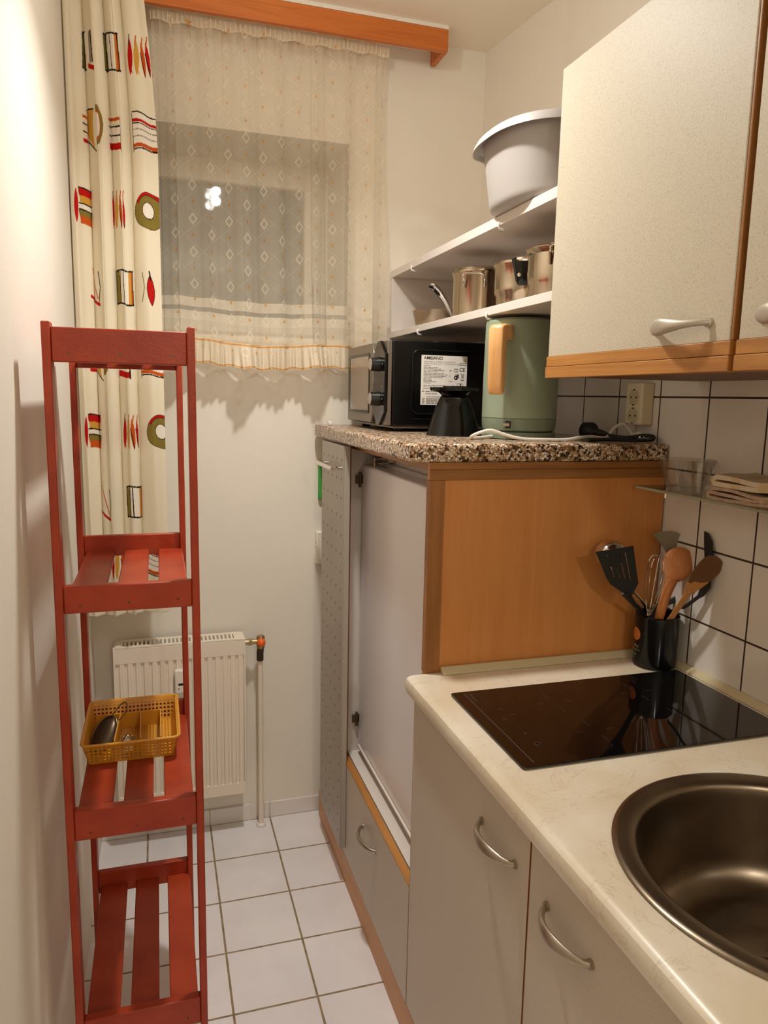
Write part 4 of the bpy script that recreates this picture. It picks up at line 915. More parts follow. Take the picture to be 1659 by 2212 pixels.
# ------------------------------------------------------------------ microwave
def microwave():
    x0, x1, y0, y1, z0, z1 = 0.592, 0.905, 1.872, 2.262, 1.366, 1.5905
    t = thing('microwave', 'black and silver microwave oven with white rating sticker on its side, on the terrazzo top', 'microwave', (0.74, 2.07, 1.351))
    B().box(x0, x1, y0, y1, z0, z1).obj('casing', 'mw_black', t, 0.004)
    # raised side pressing: rounded frame
    b = B(); pts = []
    ax, bx, az, bz, r = 0.645, 0.888, z0 + 0.034, z1 - 0.024, 0.02
    for cx, cz, a0 in ((bx - r, bz - r, 0), (ax + r, bz - r, 90), (ax + r, az + r, 180), (bx - r, az + r, 270)):
        for k in range(7): a = math.radians(a0 + 15 * k); pts.append(Vector((cx + r * math.cos(a), y0 + 0.0005, cz + r * math.sin(a))))
    pts.append(pts[0]); b.tube(pts, (0.0075, 0.0028), 10, ref=(0, 1, 0)); b.tube([(0.648, y0, z0 + 0.020), (0.885, y0, z0 + 0.020)], 0.002, 8); b.obj('side_pressing', 'mw_black', t)
    # door and control panel, facing the room (-x)
    xf = 0.570; yd = 2.000
    d = lab(B().prism([(yd, z0 + 0.004), (y1 - 0.003, z0 + 0.004), (y1 - 0.003, z1 - 0.003), (yd, z1 - 0.003), (yd - 0.020, z1 - 0.030), (yd - 0.020, z0 + 0.032)], 'x', xf, x0 - 0.001).obj('door', 'mw_silver', t, 0.003), 'silver door frame')
    b = B(); b.box(xf - 0.0008, xf + 0.002, yd + 0.022, y1 - 0.022, z0 + 0.036, z1 - 0.034); b.obj('window', 'mw_window', d)
    b = B(); 
    for a in ((yd + 0.016, yd + 0.024, z0 + 0.03, z1 - 0.028), (y1 - 0.034, y1 - 0.016, z0 + 0.03, z1 - 0.028), (yd + 0.024, y1 - 0.034, z0 + 0.03, z0 + 0.038), (yd + 0.024, y1 - 0.034, z1 - 0.036, z1 - 0.028)): b.box(xf - 0.0016, xf + 0.001, *a)
    b.obj('window_surround', 'black_gloss', d, 0.0005)
    lab(B().box(xf + 0.008, x0 - 0.001, y0 + 0.001, yd - 0.021, z0 + 0.002, z1 - 0.002).obj('corner_frame', 'mw_silver', t, 0.002), 'silver front corner')
    ym = (y0 + yd) / 2 - 0.006; zc = (z0 + z1) / 2
    p = lab(B().prism([(ym - 0.0570, z0 + 0.036), (ym - 0.010, z0 + 0.001), (ym + 0.012, z0 + 0.001), (ym + 0.049, z0 + 0.032), (ym + 0.049, z1 - 0.030), (ym + 0.012, z1 - 0.001), (ym - 0.010, z1 - 0.001), (ym - 0.0570, z1 - 0.036)], 'x', xf + 0.001, xf + 0.012).obj('control_panel', 'black_gloss', t, 0.002), 'black six-sided control panel')
    for zz in (1.528, 1.437):
        k = B(); prof = [(xf + 0.001, 0.0195), (xf - 0.006, 0.0190), (xf - 0.021, 0.0178), (xf - 0.0225, 0.0165)]
        k.loft([[(x, ym + r * math.cos(2 * PI * j / 36), zz + r * math.sin(2 * PI * j / 36)) for j in range(36)] for x, r in prof]); kk = k.obj('knob', 'black', p)
        b = B(); b.loft([[(x, ym + 0.0160 * math.cos(2 * PI * j / 36), zz + 0.0160 * math.sin(2 * PI * j / 36)) for j in range(36)] for x in (xf - 0.0224, xf - 0.0232)]); lab(b.obj('knob_face', 'satin_light', kk), 'silver knob face')
    b = B()
    for k, (dy, zz, w) in enumerate(((-0.030, 1.548, 3), (-0.034, 1.528, 3), (-0.031, 1.508, 2), (-0.033, 1.470, 4), (-0.033, 1.455, 3), (-0.034, 1.437, 4), (-0.033, 1.418, 5), (-0.031, 1.402, 4), (-0.027, 1.388, 3))): b.box(xf + 0.0004, xf + 0.0012, ym + dy - 0.001 * w, ym + dy + 0.001 * w, zz - 0.0016, zz + 0.0016)
    b.obj('dial_marks', 'ink_grey', p)
    for x in (0.625, 0.86):
        for y in (1.91, 2.235): B().lathe([(0.012, 1.3512), (0.014, 1.356), (0.015, 1.3665)], x, y, 20).obj('foot', 'black', t)
    lab(B().box(x0 + 0.006, x1 - 0.004, y0 + 0.006, y1 - 0.004, 1.360, z0 - 0.0002).obj('base_plate', 'mw_silver', t, 0.001), 'bare metal base plate')
    # rating sticker
    sx0, sx1, sz0, sz1 = 0.6705, 0.8010, 1.4235, 1.5535
    s = lab(B().box(sx0, sx1, y0 - 0.0034, y0 - 0.0026, sz0, sz1).obj('sticker', 'sticker', t), 'white rating sticker')
    yy = y0 - 0.0036; W_ = sx1 - sx0; H_ = sz1 - sz0
    def T(b, txt, u, v, size, bold=0.0): text_mesh(b, txt, size, (sx0 + u * W_, yy, sz1 - v * H_), (1, 0, 0), (0, 0, 1), bold)
    b = B()
    T(b, 'AMBIANO', 0.05, 0.085, 0.0118, 0.0002); T(b, 'CE', 0.83, 0.31, 0.0135, 0.0002); T(b, 'G', 0.715, 0.475, 0.0135, 0.0009); T(b, 'S', 0.775, 0.445, 0.0135, 0.0009); T(b, '3', 0.84, 0.635, 0.0130, 0.0005)
    for k, v in enumerate((0.884, 0.914, 0.944, 0.974)): T(b, ('(AT)', '(IT)', '(HU)', '(SI)')[k], 0.03, v, 0.0042, 0.0001)
    b.obj('sticker_lettering', 'ink', s, smooth=False)
    b = B(); rnd = random.Random(3)
    T(b, 'MIKROWELLE / FORNO A MICROONDE /', 0.05, 0.142, 0.0050); T(b, 'MIKROHULLÁMÚ SÜTŐ / MIKROVALOVNA PEČICA', 0.05, 0.182, 0.0050)
    def words(u0, u1, v, h):
        u = u0
        while u < u1:
            w = rnd.uniform(0.03, 0.10); e = min(u + w, u1); b.box(sx0 + u * W_, sx0 + e * W_, yy - 0.0001, yy + 0.0003, sz1 - v * H_, sz1 - v * H_ + h); u = e + 0.012
    for k, (v, e) in enumerate(((0.215, 0.2), (0.246, 0.36), (0.276, 0.43), (0.306, 0.50), (0.334, 0.36), (0.362, 0.50), (0.392, 0.57), (0.422, 0.54), (0.450, 0.47), (0.478, 0.23), (0.506, 0.24), (0.534, 0.32), (0.562, 0.22), (0.610, 0.53), (0.642, 0.53), (0.672, 0.26))): words(0.05, e, v, 0.0013)
    words(0.10, 0.2, 0.735, 0.0018); words(0.22, 0.34, 0.735, 0.0018); words(0.1, 0.36, 0.78, 0.0018); words(0.13, 0.56, 0.84, 0.0012); words(0.03, 0.08, 0.735, 0.003)
    for v, e in ((0.884, 0.60), (0.914, 0.62), (0.944, 0.62), (0.974, 0.60)): words(0.12, e, v, 0.0022)
    for v, a in ((0.075, 0.91), (0.105, 0.91), (0.145, 0.84), (0.187, 0.82)): words(a, 0.98, v, 0.0013)
    for v, a, e in ((0.305, 0.61, 0.66), (0.41, 0.61, 0.65), (0.52, 0.61, 0.68), (0.385, 0.73, 0.77)): words(a, e, v, 0.0016)
    for a in ((0.715, 0.80, 0.325, 0.255),):      # open book symbol
        ux0, ux1, va, vb = a; um = (ux0 + ux1) / 2
        for u in (ux0, um - 0.003, ux1 - 0.008): b.box(sx0 + u * W_, sx0 + (u + 0.008) * W_, yy - 0.0001, yy + 0.0003, sz1 - va * H_, sz1 - vb * H_)
        b.box(sx0 + ux0 * W_, sx0 + ux1 * W_, yy - 0.0001, yy + 0.0003, sz1 - va * H_, sz1 - (va - 0.012) * H_); b.box(sx0 + ux0 * W_, sx0 + ux1 * W_, yy - 0.0001, yy + 0.0003, sz1 - (vb + 0.01) * H_, sz1 - vb * H_)
    def ln(u0, v0, u1, v1, w):
        A = Vector((sx0 + u0 * W_, yy, sz1 - v0 * H_)); C = Vector((sx0 + u1 * W_, yy, sz1 - v1 * H_)); d = C - A; b.obox((A + C) / 2, d, Vector((-d.z, 0, d.x)), (0, 1, 0), d.length / 2, w / 2, 0.00015)
    for p in ((0.875, 0.37, 0.885, 0.44), (0.935, 0.37, 0.925, 0.44), (0.87, 0.37, 0.94, 0.37), (0.885, 0.44, 0.925, 0.44), (0.87, 0.445, 0.945, 0.362), (0.87, 0.362, 0.945, 0.445)): ln(*p, 0.0009)
    ln(0.865, 0.485, 0.945, 0.485, 0.0026)
    for p in ((0.79, 0.555, 0.92, 0.555), (0.79, 0.555, 0.79, 0.67), (0.92, 0.555, 0.92, 0.67), (0.79, 0.67, 0.92, 0.67), (0.82, 0.655, 0.89, 0.655)): ln(*p, 0.0006)
    b.obj('sticker_small_print', 'ink_grey', s, smooth=False)
microwave()

# ------------------------------------------------------------------ kettle, base, cords, filter cone
def kettle():
    cx, cy, zb = 0.822, 1.597, 1.3512
    bt = thing('power_base', 'grey-green round power base under the kettle with white cord', 'power base', (cx, cy, zb))
    B().lathe([(0.080, zb), (0.086, zb + 0.002), (0.087, zb + 0.012), (0.084, zb + 0.0165), (0.001, zb + 0.017)], cx, cy, 64).obj('base_disc', 'green_dark', bt)
    pts = crv([(cx - 0.082, cy - 0.030, zb + 0.006), (cx - 0.115, cy - 0.045, zb + 0.0035), (cx - 0.152, cy - 0.070, zb + 0.0045), (cx - 0.147, cy - 0.088, zb + 0.014), (cx - 0.118, cy - 0.098, zb + 0.0225), (cx - 0.085, cy - 0.108, zb + 0.013), (cx - 0.05, cy - 0.118, zb + 0.0055), (cx + 0.0, cy - 0.128, zb + 0.004), (cx + 0.05, cy - 0.135, zb + 0.0045), (cx + 0.09, cy - 0.132, zb + 0.010), (cx + 0.125, cy - 0.125, zb + 0.011), (cx + 0.155, cy - 0.118, zb + 0.0065), (cx + 0.178, cy - 0.105, zb + 0.012), (cx + 0.20, cy - 0.095, zb + 0.03), (cx + 0.222, cy - 0.095, zb + 0.038), (cx + 0.238, cy - 0.10, zb + 0.026), (cx + 0.243, cy - 0.107, zb + 0.013)], 8)
    lab(B().tube(pts, 0.0036, 10).obj('cord', 'cord_white', bt), 'white cord')
    b = B().tube([(cx + 0.240, cy - 0.107, zb + 0.0125), (cx + 0.232, cy - 0.132, zb + 0.0125), (cx + 0.228, cy - 0.150, zb + 0.0125)], [0.006, 0.009, 0.0115], 14); p = lab(b.obj('plug', 'plastic_white', bt), 'white plug')
    b = B()
    for d in (-0.0055, 0.0055): b.tube([(cx + 0.228 + d, cy - 0.150, zb + 0.0125), (cx + 0.2245 + d, cy - 0.167, zb + 0.0125)], 0.0022, 8)
    b.obj('plug_pin', 'chrome', p)
    z0 = zb + 0.0175
    t = thing('kettle', 'sage-green electric kettle with light wooden handle, standing on its base', 'kettle', (cx, cy, z0))
    B().lathe([(0.078, z0), (0.084, z0 + 0.004), (0.0865, z0 + 0.014), (0.0872, z0 + 0.030)], cx, cy, 72).obj('lower_band', 'green_dark', t)
    B().lathe([(0.0865, z0 + 0.0306), (0.0872, z0 + 0.0316), (0.0872, z0 + 0.09), (0.0865, z0 + 0.17), (0.0855, z0 + 0.246), (0.0838, z0 + 0.2515), (0.080, z0 + 0.2535), (0.074, z0 + 0.2545)], cx, cy, 72).obj('kettle_body', 'green', t)
    B().lathe([(0.0735, z0 + 0.2535), (0.0735, z0 + 0.2560), (0.060, z0 + 0.2575), (0.001, z0 + 0.258)], cx, cy, 64).obj('kettle_lid', 'green', t)
    d = Vector((-0.79, -0.613, 0)); sd = Vector((-d.y, d.x, 0)); c = Vector((cx, cy, 0))
    # handle: L-shaped wooden piece, profile in the (out, z) plane, thickness along sd
    prof = [(0.083, z0 + 0.237), (0.118, z0 + 0.238), (0.134, z0 + 0.234), (0.139, z0 + 0.226), (0.139, z0 + 0.18), (0.136, z0 + 0.105), (0.132, z0 + 0.088), (0.124, z0 + 0.083), (0.116, z0 + 0.088), (0.113, z0 + 0.102), (0.112, z0 + 0.180), (0.110, z0 + 0.196), (0.103, z0 + 0.204), (0.083, z0 + 0.205)]
    rings = []
    for w, sc in ((-0.0175, 0.55), (-0.0165, 0.8), (-0.013, 1.0), (0.013, 1.0), (0.0165, 0.8), (0.0175, 0.55)):
        mid = Vector((0.116, z0 + 0.17)); ring = []
        for i, (o_, z) in enumerate(prof):
            # pull each outline point inward near the side faces to round them
            pv = Vector(prof[i - 1]); nv = Vector(prof[(i + 1) % len(prof)]); tn = (nv - pv).normalized(); nn = Vector((tn.y, -tn.x)); q = Vector((o_, z)) + nn * (1 - sc) * 0.008 * (0 if o_ < 0.09 else 1)
            ring.append(c + d * q.x + sd * w + Vector((0, 0, q.y)))
        rings.append(ring)
    lab(B().loft(rings).obj('handle', 'kettle_wood', t, 0.0015, ang=0.8), 'light wooden handle')
    # switch notch low on the front
    a = math.atan2(-0.74, -0.67); n = Vector((math.cos(a), math.sin(a), 0)); s2 = Vector((-n.y, n.x, 0))
    p0 = c + n * 0.0862
    b = B().obox(p0 + Vector((0, 0, z0 + 0.0175)), n, s2, (0, 0, 1), 0.0022, 0.0115, 0.0125); q = b.obj('switch_surround', 'green_dark', t, 0.004)
    q2 = lab(B().obox(p0 + n * 0.0015 + Vector((0, 0, z0 + 0.0165)), n, s2, (0, 0, 1), 0.0015, 0.0072, 0.009).obj('switch_recess', 'black', q, 0.002), 'black recess')
    lab(B().tube([p0 + n * 0.003 + s2 * 0.003 + Vector((0, 0, z0 + 0.0165)), p0 + n * 0.0065 - s2 * 0.011 + Vector((0, 0, z0 + 0.0165))], 0.0036, 12).obj('switch_lever', 'satin_light', q2), 'pale switch lever')
kettle()

def filter_cone():
    cx, cy, z0 = 0.700, 1.704, 1.3512
    t = thing('coffee_filter_cone', 'glossy black plastic coffee filter cone standing upside down before the microwave', 'filter cone', (cx, cy, z0))
    rings = []; N = 56; vd = Vector((-0.38, -0.92, 0)); 
    a0 = math.atan2(vd.y, vd.x)
    for k in range(15):
        q = k / 14; z = z0 + 0.096 * q
        w = 0.067 - 0.033 * q ** 0.92 + 0.004 * math.sin(PI * q); dpt = 0.061 - 0.030 * q ** 0.9
        rings.append([(cx + w * math.cos(a) * math.sin(-a0) - dpt * math.sin(a) * math.cos(a0) * -1, cy + w * math.cos(a) * math.cos(a0) * 1 + dpt * math.sin(a) * math.sin(a0), z) for a in (2 * PI * j / N for j in range(N))])
    b = B().loft(rings); b.obj('cone', 'black_gloss', t, ang=0.9)
    tg = Vector((math.sin(-a0), math.cos(a0), 0)).normalized()
    b = B().lathe([(0.031, z0 + 0.096), (0.035, z0 + 0.101), (0.042, z0 + 0.1055), (0.060, z0 + 0.1085), (0.0605, z0 + 0.1165), (0.030, z0 + 0.1175), (0.029, z0 + 0.1205), (0.001, z0 + 0.1205)], cx, cy, 56); b.obj('flange', 'black_gloss', t)
    # round boss below the flange on the front
    c = Vector((cx, cy, z0 + 0.090)) + vd.normalized() * 0.020; rings = []
    for k in range(8):
        a = k / 7 * PI / 2; rr = 0.0235 * math.cos(a) + 0.0001
        rings.append([c + tg * rr * math.cos(2 * PI * j / 28) + Vector((0, 0, 1)) * rr * 0.95 * math.sin(2 * PI * j / 28) * (1 if math.sin(2 * PI * j / 28) < 0 else 0.35) + vd.normalized() * (0.013 + 0.006 * math.sin(a)) for j in range(28)])
    B().loft(rings).obj('boss', 'black_gloss', t)
    B().tube(crv([(cx + 0.036, cy - 0.005, z0 + 0.088), (cx + 0.055, cy + 0.005, z0 + 0.055), (cx + 0.066, cy + 0.02, z0 + 0.03), (cx + 0.066, cy + 0.02, z0 + 0.020), (cx + 0.05, cy + 0.005, z0 + 0.016)], 8), 0.0035, 8).obj('grip', 'black_gloss', t)
filter_cone()

def plug_and_strip():
    t = thing('socket_strip', 'ivory vertical socket strip on the tiled wall, half under the cream cupboard', 'socket strip', (1.07, 1.48, 1.39))
    B().box(1.0545, 1.0868, 1.4505, 1.5120, 1.3895, 1.4862).obj('strip_body', 'ivory', t, 0.004)
    for z in (1.4105, 1.4525):
        b = B(); prof = [(1.0542, 0.0195), (1.0548, 0.0188), (1.060, 0.018)]
        b.loft([[(x, 1.481 + r * math.cos(2 * PI * j / 36), z + r * math.sin(2 * PI * j / 36)) for j in range(36)] for x, r in prof[:2]])
        b.loft([[(1.0540, 1.481 + r * math.cos(2 * PI * j / 36), z + r * math.sin(2 * PI * j / 36)) for j in range(36)] for r in (0.0197, 0.0182)], True, False)
        w = lab(b.obj('socket_well', 'ivory_in', t), 'darker round socket')
        b = B()
        for dy in (-0.0095, 0.0095): b.tube([(1.0545, 1.481 + dy, z), (1.0537, 1.481 + dy, z)], 0.0026, 10)
        for dz in (-0.017, 0.017): b.box(1.0536, 1.0545, 1.478, 1.484, z + dz - 0.0015, z + dz + 0.0015)
        b.obj('contact', 'black', w)
    zb = 1.3512
    t = thing('black_power_cord', 'black plug and folded black cable on the terrazzo beside the kettle', 'power cord', (0.98, 1.50, zb))
    c = Vector((0.985, 1.545, zb + 0.021)); 
    b = B(); d = Vector((0.25, -0.95, 0.0)).normalized(); s2 = Vector((-d.y, d.x, 0)); rings = []
    for k, (o_, r) in enumerate(((-0.020, 0.012), (-0.017, 0.0195), (0.006, 0.0205), (0.012, 0.017), (0.020, 0.009), (0.040, 0.0065), (0.052, 0.0048))): rings.append([c + Vector((0, 0, (0 if k < 4 else -0.002 * (k - 3)))) + d * o_ + s2 * r * math.cos(2 * PI * j / 24) + Vector((0, 0, r * math.sin(2 * PI * j / 24))) for j in range(24)])
    b.loft(rings); b.obj('plug', 'black_matt', t)
    pts = crv([c + d * 0.05 + Vector((0, 0, -0.007)), (1.02, 1.455, zb + 0.010), (1.055, 1.432, zb + 0.016), (1.070, 1.420, zb + 0.014), (1.055, 1.412, zb + 0.007), (1.01, 1.425, zb + 0.006), (0.97, 1.445, zb + 0.006), (0.94, 1.448, zb + 0.005), (0.915, 1.443, zb + 0.0048)], 8)
    B().tube(pts, 0.0042, 10).obj('cable', 'black_matt', t)
plug_and_strip()

# ------------------------------------------------------------------ glass shelf, cups, cloths
def glass_shelf():
    zt = 1.265
    t = thing('glass_shelf', 'clear glass wall shelf on the tiles above the hob, carrying cups and cloths', 'shelf', (1.03, 1.0, zt))
    B().box(0.9815, 1.0860, 0.45, 1.3500, zt - 0.006, zt).obj('glass_plate', 'shelf_glass', t, 0.0008)
    b = B(); b.box(0.9800, 0.9815, 0.45, 1.3510, zt - 0.0055, zt - 0.0005); b.box(0.9800, 1.0860, 1.3500, 1.3512, zt - 0.0055, zt - 0.0005); lab(b.obj('polished_edge', 'glass_edge', t), 'green-grey polished edge')
    for y in (1.315, 0.62):
        b = B().tube([(1.0868, y, zt - 0.012), (1.03, y, zt - 0.012)], 0.004, 10); b.tube([(1.032, y, zt - 0.024), (1.032, y, zt - 0.0062)], 0.0042, 12); b.obj('shelf_pin', 'chrome', t)
    return zt
def cup(label, c, r0, r1, h, hang, hr, hz, ht):
    zt = 1.2652; t = thing('glass_cup', label, 'cup', (c[0], c[1], zt), 'clear cups on the glass shelf')
    pr = [(r0 * 0.9, zt), (r0, zt + 0.003), (r0 + (r1 - r0) * 0.5, zt + h * 0.5), (r1, zt + h - 0.001), (r1 - 0.001, zt + h), (r1 - 0.002, zt + h - 0.001), (r0 + (r1 - r0) * 0.5 - 0.002, zt + h * 0.5), (r0 - 0.003, zt + 0.007), (0.001, zt + 0.006)]
    B().lathe(pr, c[0], c[1], 48).obj('cup_body', 'glass', t)
    n = Vector((math.cos(hang), math.sin(hang), 0)); cc = Vector((c[0], c[1], zt))
    q = lambda o_, z: cc + n * o_ + Vector((0, 0, z))
    rm = r0 + (r1 - r0) * 0.6
    B().tube(crv([q(rm, hz + ht * 0.5), q(rm + hr * 0.7, hz + ht * 0.48), q(rm + hr, hz + ht * 0.1), q(rm + hr * 0.85, hz - ht * 0.3), q(rm - 0.001, hz - ht * 0.5)], 8), (0.0042), 12).obj('cup_handle', 'glass', t)
glass_shelf()
cup('wide clear glass cup with round handle, on the glass shelf by the panel', (1.0285, 1.250), 0.034, 0.0550, 0.064, math.atan2(-1.0, 0.10), 0.030, 0.040, 0.044)
cup('slender tall clear glass, foremost on the glass shelf beside the folded cloths', (0.9985, 1.178), 0.0115, 0.0158, 0.066, math.atan2(-0.9, 0.35), 0.012, 0.040, 0.028)

def cloth(name, label, x0, x1, y0, y1, z, layers, mat, th=0.007, droop=0.0, jit=0.0):
    # folded cloth: one continuous strip folded back and forth, fold ridges toward the viewer's side (-y)
    pts = []; h = th
    for k in range(layers):
        zz = z + h * 0.5 + k * h; ins = 0.006 * ((k * 7) % 3) / 2
        ya, yb_ = y0 + ins, y1 - ins * 0.7
        run = [(ya + (yb_ - ya) * i / 12) for i in range(13)]
        if k % 2: run = run[::-1]
        for yv in run:
            bow = 0.0025 * math.sin((yv - y0) / (y1 - y0) * PI * 2 + k)
            pts.append((yv, zz + bow - droop * ((y1 - yv) / (y1 - y0)) ** 2))
        if k < layers - 1:
            s = 1 if k % 2 == 0 else -1; ye = run[-1]
            for a in (-60, -25, 10, 45): pts.append((ye + s * h * 0.6 * math.cos(math.radians(a)), zz + h * 0.5 + h * 0.5 * math.sin(math.radians(a)) - droop * ((y1 - ye) / (y1 - y0)) ** 2))
    pts = [Vector((0, p[0], p[1])) for p in pts]; hw = h * 0.40; up, dn = [], []
    for i, p in enumerate(pts):
        tn = (pts[min(i + 1, len(pts) - 1)] - pts[max(i - 1, 0)]).normalized(); nn = Vector((0, -tn.z, tn.y)); up.append(p + nn * hw); dn.append(p - nn * hw)
    prof = up + dn[::-1]; rings = []
    for k in range(9):
        q = k / 8; xx = x0 + (x1 - x0) * q
        rings.append([(xx + jit * math.sin(i * 0.7), p.y, p.z + 0.0012 * math.sin(q * 9 + p.y * 60)) for i, p in enumerate(prof)])
    o = B().loft(rings).obj(name, mat, None, ang=1.2); tag(o, label, 'cloth', 'folded cloths on the glass shelf'); return o
cloth('folded_cloth', 'brown folded cloth, lower of the two on the glass shelf', 0.988, 1.080, 0.93, 1.135, 1.2660, 3, 'towel2', 0.0075)
cloth('folded_cloth', 'cream striped folded cloth, upper of the two on the glass shelf', 0.990, 1.080, 0.92, 1.125, 1.2905, 2, 'towel', 0.011)

# ------------------------------------------------------------------ utensil pot in the corner
MC = (1.034, 1.312)
def utensil_pot():
    z0, r, h = 0.8703, 0.0465, 0.117
    t = thing('utensil_pot', 'glossy black utensil pot with orange emblem in the worktop corner', 'pot', (MC[0], MC[1], z0))
    B().lathe([(r - 0.006, z0), (r - 0.001, z0 + 0.003), (r, z0 + 0.009), (r, z0 + h - 0.002), (r - 0.0015, z0 + h), (r - 0.003, z0 + h - 0.002), (r - 0.004, z0 + 0.01), (r - 0.008, z0 + 0.006), (0.001, z0 + 0.006)], MC[0], MC[1], 64).obj('pot_body', 'black_gloss', t)
    # emblem and lettering wrapped on the wall, left of the viewer's side
    am = math.atan2(-0.78, -0.62) - 1.05
    def W(u, v): a = am + u / r; return (MC[0] + (r + 0.0004) * math.cos(a), MC[1] + (r + 0.0004) * math.sin(a), z0 + v)
    b = B(); N = 28
    b.loft([[W(0.0145 * q * math.cos(2 * PI * k / N), 0.073 + 0.0145 * q * math.sin(2 * PI * k / N)) for k in range(N)] for q in (0.02, 0.25, 0.5, 0.75, 1.0)], True, False)
    lab(b.obj('emblem', 'emblem', t, smooth=False), 'orange round emblem')
    b = B(); m = B(); text_mesh(m, 'MUG', 0.0075, (0, 0, 0), (1, 0, 0), (0, 0, 1))
    b.v = [W(-0.006 + v[0], 0.044 + v[2]) for v in m.v]; b.f = m.f
    for u0, u1, v, w in ((-0.014, 0.0155, 0.0375, 0.0007), (-0.014, 0.006, 0.026, 0.0006)):
        k0 = len(b.v)
        for k in range(9): u = u0 + (u1 - u0) * k / 8; b.v += [W(u, v), W(u, v + w)]
        for k in range(8): b.f.append((k0 + 2 * k, k0 + 2 * k + 2, k0 + 2 * k + 3, k0 + 2 * k + 1))
    lab(b.obj('lettering', 'ink_light', t, smooth=False), 'pale small lettering')
M['emblem'] = plain('orange_emblem', (196, 112, 56), 0.5); M['ink_light'] = plain('pale_ink', (170, 160, 146), 0.5)
utensil_pot()

def closed(P, n=5):                                   # smooth closed outline through points
    P = [Vector(p) for p in P]; N = len(P); out = []
    for i in range(N):
        a, b, c, d = P[i - 1], P[i], P[(i + 1) % N], P[(i + 2) % N]
        for k in range(n):
            t = k / n; out.append(0.5 * ((2 * b) + (c - a) * t + (2 * a - 5 * b + 4 * c - d) * t * t + (3 * b - a - 3 * c + d) * t ** 3))
    return out
def foot(k): return Vector((MC[0] + k[0], MC[1] + k[1], 0.879))

# slotted spatula: blade built as bars between real slots
def spatula():
    t = thing('slotted_spatula', 'black slotted spatula leaning left in the utensil pot', 'spatula', foot((0.024, 0.004)))
    A, Bq, Cq, D = Vector((0.8494, 1.2850, 1.1377)), Vector((0.9391, 1.2850, 1.1467)), Vector((0.9642, 1.2850, 1.0771)), Vector((0.9477, 1.2850, 1.0440))
    E_, F_, G, H = Vector((0.9416, 1.2850, 1.0364)), Vector((0.9215, 1.2850, 1.0476)), Vector((0.8898, 1.2850, 1.0673)), Vector((0.8653, 1.2850, 1.1001))
    n = Vector((-0.5, -0.85, 0.1)).normalized() * 0.0016
    def plate(P): b.loft([[p + n for p in P], [p - n for p in P]])
    b = B(); e0, e1 = A, Bq; f0, f1 = H + (G - H) * 0.62, Cq + (D - Cq) * 0.35
    top = lambda u: e0 + (e1 - e0) * u; low = lambda u: f0 + (f1 - f0) * u
    cuts = [0, 0.255, 0.272, 0.42, 0.437, 0.585, 0.602, 0.75, 0.767, 1.0]
    def mid(u, v): return top(u) + (low(u) - top(u)) * v
    plate([mid(0, 0), mid(1, 0), mid(1, 0.16), mid(0, 0.16)]); plate([mid(0, 0.92), mid(1, 0.92), mid(1, 1), mid(0, 1)])
    for i in range(0, 10, 2): plate([mid(cuts[i], 0.16), mid(cuts[i + 1], 0.16), mid(cuts[i + 1], 0.92), mid(cuts[i], 0.92)])
    plate([low(0), low(0.5), low(1), D, E_, F_, G])
    b.obj('blade', 'black_matt', t, smooth=False)
    s = (E_ + F_) / 2; p = Vector((0.9944, 1.3180, 0.9910)); f = foot((0.024, 0.004))
    B().tube(crv([s + Vector((-0.004, 0, 0.004)), s + (p - s) * 0.5, p, p + (f - p) * 0.5, f], 6), [(0.010 - 0.004 * min(1, i / 5), 0.003 + 0.0015 * min(1, i / 6)) for i in range(25)], 12, ref=(0.85, -0.4, 0)).obj('handle', 'black_matt', t)
spatula()

def ladle():
    c = Vector((0.9200, 1.3250, 1.1264)); f = foot((0.010, 0.026))
    t = thing('ladle', 'shiny steel ladle bowl behind the black slotted spatula', 'ladle', f)
    ax = Vector((-0.25, -0.75, 0.60)).normalized(); u = ax.cross(Vector((0, 0, 1))).normalized(); w = u.cross(ax); rings = []
    for k in range(12):
        a = k / 11 * PI / 2 * 0.98; r = 0.0345
        rings.append([c - ax * 0.016 + u * r * math.cos(a) * math.cos(2 * PI * j / 40) + w * r * math.cos(a) * math.sin(2 * PI * j / 40) + ax * r * 0.85 * math.sin(a) for j in range(40)])
    B().loft(rings, True, True).obj('bowl', 'chrome', t, ang=0.9)
    B().tube(crv([c + Vector((0.012, 0.004, -0.02)), c + Vector((0.025, 0.0, -0.06)), (MC[0] - 0.014, MC[1] + 0.018, 0.99), f], 8), 0.0032, 10).obj('handle', 'steel', t)
ladle()

def whisk():
    base = Vector((1.0024, 1.2990, 0.9960)); topc = Vector((1.0064, 1.2870, 1.1226)); f = foot((-0.004, -0.024))
    t = thing('whisk', 'wire balloon whisk with black handle in the utensil pot', 'whisk', f)
    ax = (topc - base); L = ax.length; ax.normalize(); u = ax.cross(Vector((0.5, 0.85, 0))).normalized(); w = ax.cross(u)
    for k in range(5):
        a = PI * k / 5 + 0.2; d = u * math.cos(a) + w * math.sin(a); pts = []
        for i in range(41):
            q = i / 40 * 2 - 1; s = abs(q)
            th = 1 - s                               # 0 at the ferrule, 1 at the crown
            g = th * PI * 0.5
            rr = 0.0035 * (1 - th) + 0.0225 * math.sin(g) ** 0.8 * math.cos(g) ** 0.45 * 1.25; hh = L * math.sin(g) ** 1.15
            if th > 0.999: rr = 0.0
            pts.append(base + ax * hh + d * (rr if q < 0 else -rr))
        B().tube(pts, 0.0006, 6).obj('wire', 'chrome', t)
    B().tube([base - ax * 0.001, base - ax * 0.010], 0.0062, 16).obj('ferrule', 'steel', t)
    B().tube([base - ax * 0.010, base + (f - base) * 0.55, f], [0.0062, 0.0085, 0.009], 14).obj('handle', 'black_gloss', t)
whisk()

